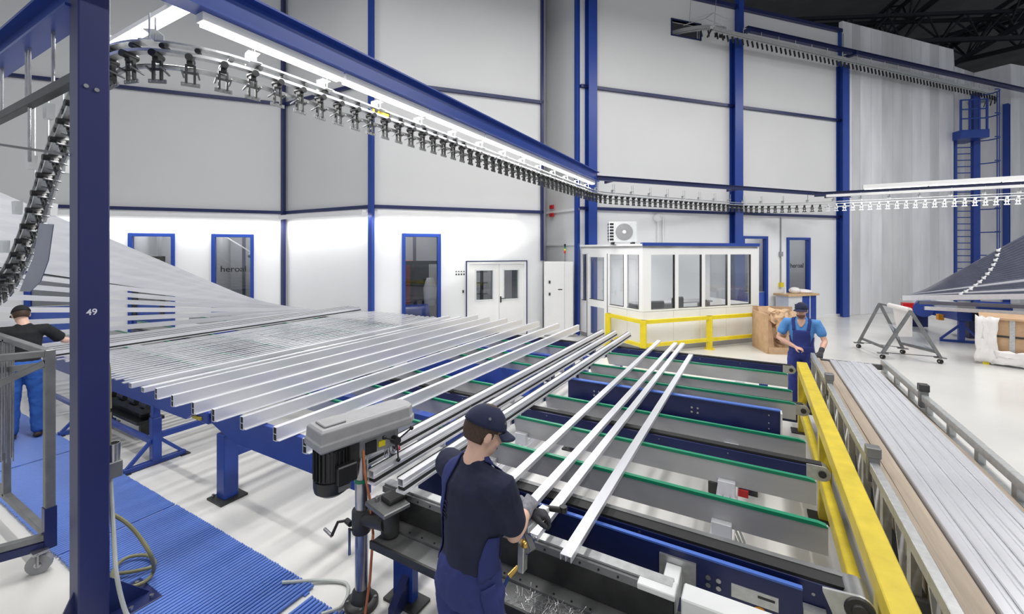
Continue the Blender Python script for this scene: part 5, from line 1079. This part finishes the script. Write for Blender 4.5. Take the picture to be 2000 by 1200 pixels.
def hand_prims(mb, wrist, d, nrm, side, curl=0.5, spread=0.0, point=False):
    # d: finger direction, nrm: back of the hand, side: +1 thumb on the +a side
    d = V(d).normalized(); nrm = V(nrm); nrm = (nrm - d * nrm.dot(d)).normalized(); a = d.cross(nrm).normalized() * side; w = V(wrist)
    P = lambda x, y, z: w + a * x + d * y + nrm * z
    limb(mb, [P(0, -0.02, 0), P(0.002, 0.03, 0), P(0.0, 0.078, 0.002)], [(0.026, 0.02), (0.036, 0.018), (0.039, 0.014)], side=a)
    for i, (x, L) in enumerate(((0.030, 0.072), (0.010, 0.080), (-0.010, 0.075), (-0.029, 0.060))):
        p = P(x, 0.08, 0.002); pts = [P(x * 0.9, 0.06, 0.0), p]; ang = 0.0
        cc = 0.08 if (point and i == 0) else curl * (1 + 0.12 * i)
        for s_, q in enumerate((0.42, 0.33, 0.25)):
            ang += cc * (0.7, 1.0, 0.8)[s_]; p = p + (d * math.cos(ang) - nrm * math.sin(ang) + a * spread * (1.5 - i) * 0.1) * L * q; pts.append(p)
        limb(mb, pts, [0.0105, 0.010, 0.0095, 0.009, 0.008], side=a, n=8)
    t = [P(0.022, 0.015, -0.004), P(0.046, 0.042, -0.014), P(0.056, 0.068, -0.026), P(0.050, 0.090, -0.038)]
    limb(mb, t, [0.014, 0.013, 0.0115, 0.010], side=a, n=8)
def head_prims(mb, H):
    e = lambda c, r: mb.ell(H @ V(c), r, H.to_3x3(), 16, 12)
    e((0, -0.005, 0.015), (0.076, 0.098, 0.105)); e((0, 0.035, -0.055), (0.056, 0.060, 0.062)); e((0, 0.055, -0.085), (0.034, 0.036, 0.026))
    e((0, 0.094, -0.022), (0.012, 0.018, 0.024)); e((0, 0.108, -0.034), (0.014, 0.014, 0.010)); e((0, 0.074, 0.022), (0.052, 0.022, 0.014))
    e((0.04, 0.062, -0.028), (0.022, 0.022, 0.022)); e((-0.04, 0.062, -0.028), (0.022, 0.022, 0.022))
    for s_ in (-1, 1): e((s_ * 0.078, -0.008, -0.012), (0.010, 0.020, 0.032))
def head_parts(H, root, cap, hair=True, beard=False, visor_side=1.0, eyelets=False, lean=0.0):
    R3 = H.to_3x3()
    for s_ in (-1, 1): lbuild(MB().ell(H @ V((s_ * 0.031, 0.086, 0.004)), (0.011, 0.007, 0.007), R3, 10, 8), 'eye', 'eye', root)
    lbuild(MB().ell(H @ V((0, 0.094, -0.062)), (0.022, 0.006, 0.006), R3, 10, 6), 'mouth', 'lip', root)
    def shell(rx, ry, rz, keep, name, mat, c=(0, -0.005, 0.015)):
        m = MB().ell(c, (rx, ry, rz), None, 32, 24); m2 = MB()
        m2.v = m.v; m2.f = [f for f in m.f if keep(sum((m.v[i] for i in f), V((0, 0, 0))) / 4)]
        m2.v = [H @ p for p in m2.v]; bmv = MB(); idx = {}
        for f in m2.f:
            for i in f: idx.setdefault(i, len(idx))
        bmv.v = [None] * len(idx)
        for i, k in idx.items(): bmv.v[k] = m2.v[i]
        bmv.f = [tuple(idx[i] for i in f) for f in m2.f]; return lbuild(bmv, name, mat, root, solid=0.006)
    if hair: shell(0.080, 0.103, 0.109, lambda p: p.z > -0.055 + max(0, p.y + 0.03) * 1.4 and p.y < 0.045, 'hair', 'hair')
    if beard: shell(0.060, 0.066, 0.066, lambda p: p.z < -0.062 and p.y > 0.03, 'beard', 'beard', (0, 0.036, -0.056))
    c = shell(0.088, 0.111, 0.108, lambda p: p.z > 0.030 - 0.10 * (p.y + 0.02) * 0.5, 'cap', cap)
    vs = []; fs = []; na, nr = 13, 5
    for j in range(nr):
        for i in range(na):
            a = R(-62 + 124 * i / (na - 1)); k = j / (nr - 1); ext = 0.075 * math.cos(a) ** 0.7 * k
            vs.append(H @ V(((0.086 + ext * 0.5) * math.sin(a), (0.105 + ext) * math.cos(a) - 0.008, 0.034 - 0.025 * k - 0.02 * math.sin(a) ** 2)))
    for j in range(nr - 1):
        for i in range(na - 1): fs.append((j * na + i, j * na + i + 1, (j + 1) * na + i + 1, (j + 1) * na + i))
    o = lbuild(MB().add(vs, fs), 'cap_visor', cap, root, solid=0.005); o.parent = c; WM[o] = WM[c].copy()
    if eyelets:
        for a in (-150, -110, -60, 60, 110): p = V((0.086 * math.sin(R(a)), 0.108 * math.cos(R(a)), 0.075)); q = MB().lathe([(0.004, 0), (0.007, 0), (0.007, 0.003), (0.004, 0.003)], H @ p, R3 @ V((p.x, p.y, 0.03)), n=10); e = lbuild(q, 'cap_eyelet', 'chrome', root); e.parent = c
def ribbon(bvh, path, widths, name, mat, root, out=0.008):
    path = resample(path, 0.02); vs = []; fs = []; m = 5; N = len(path)
    for i, p in enumerate(path):
        t = (path[min(i + 1, N - 1)] - path[max(i - 1, 0)]).normalized(); hit = bvh.find_nearest(p); nn = hit[1]; s_ = t.cross(nn).normalized(); w = widths[0] + (widths[1] - widths[0]) * i / (N - 1)
        for k in range(m): g = hit[0] + s_ * w * (k / (m - 1) - 0.5); h = bvh.find_nearest(g); vs.append(h[0] + h[1] * out)
    for i in range(N - 1):
        for k in range(m - 1): fs.append((i * m + k, i * m + k + 1, (i + 1) * m + k + 1, (i + 1) * m + k))
    return lbuild(MB().add(vs, fs), name, mat, root, solid=0.004)
def bvh_of(o): return BVHTree.FromPolygons([v.co.copy() for v in o.data.vertices], [tuple(p.vertices) for p in o.data.polygons])
def person(label, loc, facing, J, vox, cfg, sc=1.0):
    root = thing('person', label, 'person', loc); root.rotation_euler = (0, 0, R(facing - 90)); root.scale = (sc, sc, sc)
    WM[root] = Matrix.Translation(V(loc)) @ Matrix.Rotation(R(facing - 90), 4, 'Z') @ Matrix.Scale(sc, 4)
    H = Matrix.Translation(V(J['head'])) @ Matrix.Rotation(R(J['yaw']), 4, 'Z') @ Matrix.Rotation(R(J['pitch']), 4, 'X')
    b = MB(); tp = J['torso']; limb(b, tp, [(0.155, 0.105), (0.14, 0.095), (0.155, 0.108), (0.16, 0.098), (0.085, 0.06)])
    limb(b, [tp[4], V(tp[4]).lerp(V(J['head']), 0.55), V(J['head']) - V((0, 0.01, 0.05))], [0.062, 0.056, 0.056]); head_prims(b, H)
    for s_ in 'lr':
        sh, el, wr = (V(p) for p in J['arm_' + s_]); limb(b, [sh, sh.lerp(el, 0.5), el, el.lerp(wr, 0.35), wr], [0.048, 0.044, 0.040, 0.043, 0.027])
        hd_, hn, ht = J['hand_' + s_]; hand_prims(b, wr + (wr - el).normalized() * 0.02, hd_, hn, ht, J.get('curl_' + s_, 0.5), point=J.get('point_' + s_, False))
        hp_, kn, an = (V(p) for p in J['leg_' + s_]); limb(b, [hp_, hp_.lerp(kn, 0.5), kn, kn.lerp(an, 0.4), an], [0.082, 0.072, 0.055, 0.056, 0.038])
        limb(b, [an + V((0, -0.03, -0.05)), an + V((0, 0.06, -0.05)), an + V((0, 0.14, -0.06))], [(0.036, 0.03), (0.042, 0.028), (0.036, 0.018)])
    organic('body', b, vox, cfg['skin'], root, 3)
    # shirt
    m = MB(); limb(m, tp[1:], [(0.155, 0.112), (0.172, 0.124), (0.176, 0.114), (0.088, 0.066)])
    limb(m, [V(tp[0]) + V((0, 0, 0.05)), tp[1]], [(0.16, 0.115), (0.155, 0.112)])
    for s_ in 'lr': sh, el, wr = (V(p) for p in J['arm_' + s_]); limb(m, [V(tp[3]).lerp(sh, 0.5), sh, sh.lerp(el, 0.35), sh.lerp(el, cfg.get('sleeve', 0.68))], [0.080, 0.074, 0.070, 0.070], side=(0, 1, 0))
    shirt = organic('shirt', m, vox, cfg['shirt'], root, 6, 0.016, 0.10)
    # trousers or overalls
    m = MB(); limb(m, [V(tp[0]) + V((0, 0, -0.04)), tp[0], V(tp[0]).lerp(V(tp[1]), cfg['waist'])], [(0.165, 0.125), (0.178, 0.132), (0.172, 0.128)])
    for s_ in 'lr': hp_, kn, an = (V(p) for p in J['leg_' + s_]); limb(m, [hp_, hp_.lerp(kn, 0.5), kn, kn.lerp(an, 0.5), an + V((0, 0, 0.01))], [(0.098, 0.108), 0.092, 0.078, 0.074, 0.070])
    tro = organic(cfg['low'], m, vox, cfg['low_mat'], root, 5, 0.022, 0.09)
    for s_ in 'lr':
        an = V(J['leg_' + s_][2]); q = MB(); limb(q, [an + V((0, -0.05, -0.05)), an + V((0, 0.06, -0.05)), an + V((0, 0.17, -0.062))], [(0.044, 0.036), (0.050, 0.034), (0.044, 0.024)]); organic('shoe', q, vox, 'shoe', root, 3)
        if cfg.get('glove_' + s_):
            sh, el, wr = (V(p) for p in J['arm_' + s_]); q = MB(); hd_, hn, ht = J['hand_' + s_]; dd = (wr - el).normalized()
            hand_prims(q, wr + dd * 0.02, hd_, hn, ht, J.get('curl_' + s_, 0.5)); limb(q, [wr - dd * 0.05, wr + dd * 0.02], [0.035, 0.032])
            g = organic('glove', q, max(0.004, vox * 0.6), cfg['glove_' + s_], root, 1)
            for v in g.data.vertices: v.co += v.normal * 0.003
    head_parts(H, root, cfg['cap'], beard=cfg.get('beard', False), eyelets=cfg.get('eyelets', False))
    return root, shirt, tro, H
# front worker at the drill and hand tool
J1 = dict(torso=[(0, -0.02, 0.93), (0, 0.0, 1.08), (0, 0.01, 1.25), (0, 0.015, 1.37), (0, 0.02, 1.455)], head=(0.012, 0.075, 1.595), yaw=-24, pitch=-24,
          arm_r=[(0.185, 0.02, 1.395), (0.165, 0.12, 1.13), (0.075, 0.33, 1.12)], arm_l=[(-0.185, 0.02, 1.395), (-0.16, 0.20, 1.18), (0.02, 0.40, 1.06)],
          hand_r=[(-0.35, 0.9, -0.1), (0.5, 0.1, 0.85), -1], hand_l=[(0.75, 0.6, -0.2), (0.1, 0.2, 1), 1], curl_r=0.75, curl_l=0.8,
          leg_r=[(0.095, -0.02, 0.90), (0.11, 0.0, 0.50), (0.11, -0.03, 0.085)], leg_l=[(-0.095, -0.02, 0.90), (-0.11, 0.02, 0.50), (-0.12, 0.0, 0.085)])
w1, sh1, tr1, H1 = person('person in navy shirt, navy cap and blue overalls beside the drill press', (-1.18, 1.70, 0.028), 79, J1, 0.0075,
    dict(skin='skin_f', shirt='navy_cloth', waist=0.5, low='overalls', low_mat='overall_f', cap='cap_navy', glove_r='glove', glove_l='glove_d', eyelets=True, sleeve=0.72))
bv = bvh_of(sh1)
ribbon(bv, [(-0.06, 0.03, 1.50), (-0.10, -0.07, 1.42), (-0.14, -0.11, 1.30), (-0.165, -0.07, 1.15), (-0.165, -0.03, 1.00)], (0.045, 0.12), 'strap', 'overall_f', w1)
ribbon(bv, [(0.06, 0.03, 1.50), (0.09, 0.12, 1.42), (0.09, 0.14, 1.30)], (0.045, 0.06), 'strap', 'overall_f', w1)
ribbon(bv, [(0.17, -0.02, 1.18), (0.17, -0.04, 1.08), (0.165, -0.04, 1.0)], (0.06, 0.14), 'side_panel', 'overall_f', w1)
ribbon(bv, [(0, 0.15, 1.34), (0, 0.15, 1.2), (0, 0.15, 1.02)], (0.22, 0.30), 'bib', 'overall_f', w1)
bt = bvh_of(tr1); ribbon(bt, [(0.17, -0.06, 0.98), (0.175, -0.05, 0.88), (0.17, -0.04, 0.80)], (0.075, 0.085), 'pocket', 'overall_f', w1, 0.006)
for k in range(5): ribbon(bv, [(-0.10, -0.12, 1.30 - 0.02 * k), (-0.045, -0.125, 1.30 - 0.02 * k)], (0.004, 0.004), 'back_print', 'cap_navy', w1, 0.004)
# left worker seen from behind
J2 = dict(torso=[(0, -0.01, 0.95), (0, 0.02, 1.10), (0, 0.03, 1.26), (0, 0.035, 1.38), (0, 0.04, 1.46)], head=(-0.03, 0.10, 1.605), yaw=12, pitch=-22,
          arm_r=[(0.195, 0.03, 1.40), (0.36, 0.14, 1.21), (0.42, 0.36, 1.16)], arm_l=[(-0.195, 0.03, 1.40), (-0.30, 0.18, 1.18), (-0.15, 0.42, 1.12)],
          hand_r=[(0.0, 1, 0), (0.2, 0, 1), -1], hand_l=[(0.3, 1, 0), (-0.2, 0, 1), 1],
          leg_r=[(0.095, 0, 0.90), (0.12, 0.02, 0.50), (0.13, -0.02, 0.085)], leg_l=[(-0.095, 0, 0.90), (-0.10, 0.02, 0.50), (-0.11, 0.0, 0.085)])
w2, sh2, tr2, H2 = person('person in black T-shirt and blue trousers at the left edge, seen from behind', (-8.40, 1.80, 0.03), 163, J2, 0.010,
    dict(skin='skin_f', shirt='black_cloth', waist=0.2, low='trousers', low_mat='jeans', cap='black_cloth', sleeve=0.75), 1.01)
# far worker behind the end of the cart
J3 = dict(torso=[(0, 0.0, 0.94), (0, 0.0, 1.09), (0, 0.01, 1.26), (0, 0.0, 1.38), (0, 0.0, 1.46)], head=(0.0, 0.06, 1.60), yaw=-10, pitch=-5,
          arm_r=[(0.205, 0.0, 1.39), (0.31, 0.05, 1.13), (0.08, 0.20, 1.04)], arm_l=[(-0.205, 0.0, 1.39), (-0.30, 0.04, 1.14), (-0.26, 0.24, 1.02)],
          hand_r=[(-0.85, 0.5, -0.15), (-0.1, 0.3, 1), 1], hand_l=[(0.1, 0.9, -0.35), (0, 0.3, 1), 1], point_r=True, curl_r=0.8, curl_l=0.35,
          leg_r=[(0.095, 0, 0.90), (0.11, 0.03, 0.50), (0.12, 0.0, 0.085)], leg_l=[(-0.095, 0, 0.90), (-0.11, 0.0, 0.50), (-0.12, -0.03, 0.085)])
w3, sh3, tr3, H3 = person('person in light blue shirt and blue overalls behind the far cart end', (0.63, 8.12, 0.0), 262, J3, 0.010,
    dict(skin='skin', shirt='tee_blue', waist=0.6, low='overalls', low_mat='overall', cap='cap_navy', beard=True, glove_l='glove_d', sleeve=0.6), 0.985)
bv = bvh_of(sh3)
ribbon(bv, [(0, 0.16, 1.30), (0, 0.16, 1.2), (0, 0.15, 1.02)], (0.25, 0.32), 'bib', 'overall', w3)
for s_ in (-1, 1): ribbon(bv, [(s_ * 0.105, 0.14, 1.29), (s_ * 0.11, 0.11, 1.38), (s_ * 0.105, 0.03, 1.49), (s_ * 0.09, -0.08, 1.45), (s_ * 0.05, -0.13, 1.25)], (0.045, 0.045), 'strap', 'overall', w3)
for s_ in (-1, 1): ribbon(bv, [(s_ * 0.165, 0.03, 1.18), (s_ * 0.165, 0.03, 1.02)], (0.06, 0.14), 'side_panel', 'overall', w3)
nb_ = MB(); limb(nb_, [V((0, 0.075, 1.455)), V((0, 0.108, 1.40)), V((0, 0.128, 1.345))], [(0.06, 0.016), (0.05, 0.012), (0.018, 0.008)]); organic('neckline', nb_, 0.006, 'skin', w3, 2)
# hand tool held by the front worker
ht = thing('hand_tool', 'silver pneumatic hand tool with brass hose fitting held by the front worker', 'hand tool', (-1.03, 2.08, 0.9))
a0 = V((-1.06, 2.02, 1.03)); a1 = V((-1.02, 2.20, 1.06))
MB().bar(a0, a1, 0.05, 0.035).build('body', 'galv', ht, bevel=0.004); MB().bar(a0 + V((-0.03, 0.02, 0.0)), a0 + V((0.05, -0.02, -0.09)), 0.04, 0.05).build('jaw', 'chrome', ht, bevel=0.004); MB().cyl(a1, a1 + V((0.10, 0.03, 0.0)), 0.016, n=10).build('grip', 'black', ht, smooth=True); MB().cyl(a1 + V((0.09, 0.03, -0.01)), a1 + V((0.09, 0.03, 0.02)), 0.022, n=10).build('knob', 'black', ht, smooth=True)
MB().bar(a0 + V((0.0, -0.02, -0.05)), a0 + V((0.0, -0.03, -0.20)), 0.035, 0.05).build('cylinder_block', 'galv', ht, bevel=0.004); MB().ell(a0 + V((0.01, -0.02, -0.06)), (0.03, 0.03, 0.022), None, 12, 8).build('valve', 'brass', ht, smooth=True)
bf0 = a0 + V((-0.02, -0.04, -0.18)); MB().cyl(bf0, bf0 + V((-0.03, -0.04, -0.035)), 0.011, 0.014, n=10).build('hose_fitting', 'brass', ht, smooth=True)
MB().tube([a0 + V((0.02, 0, -0.02)), a0 + V((0.05, 0.01, -0.05)), a0 + V((0.04, -0.01, -0.1)), a0 + V((0.01, -0.02, -0.12))], 0.004, 6).build('air_line', 'hose_b', ht, smooth=True)
MB().tube(resample([bf0 + V((-0.03, -0.04, -0.035)), bf0 + V((-0.06, -0.08, -0.12)), bf0 + V((-0.07, -0.12, -0.28)), bf0 + V((-0.05, -0.14, -0.5)), bf0 + V((0.0, -0.16, -0.75)), bf0 + V((0.15, -0.2, -0.80))], 0.03), 0.009, 8).build('hose', 'hose_b', ht, smooth=True)
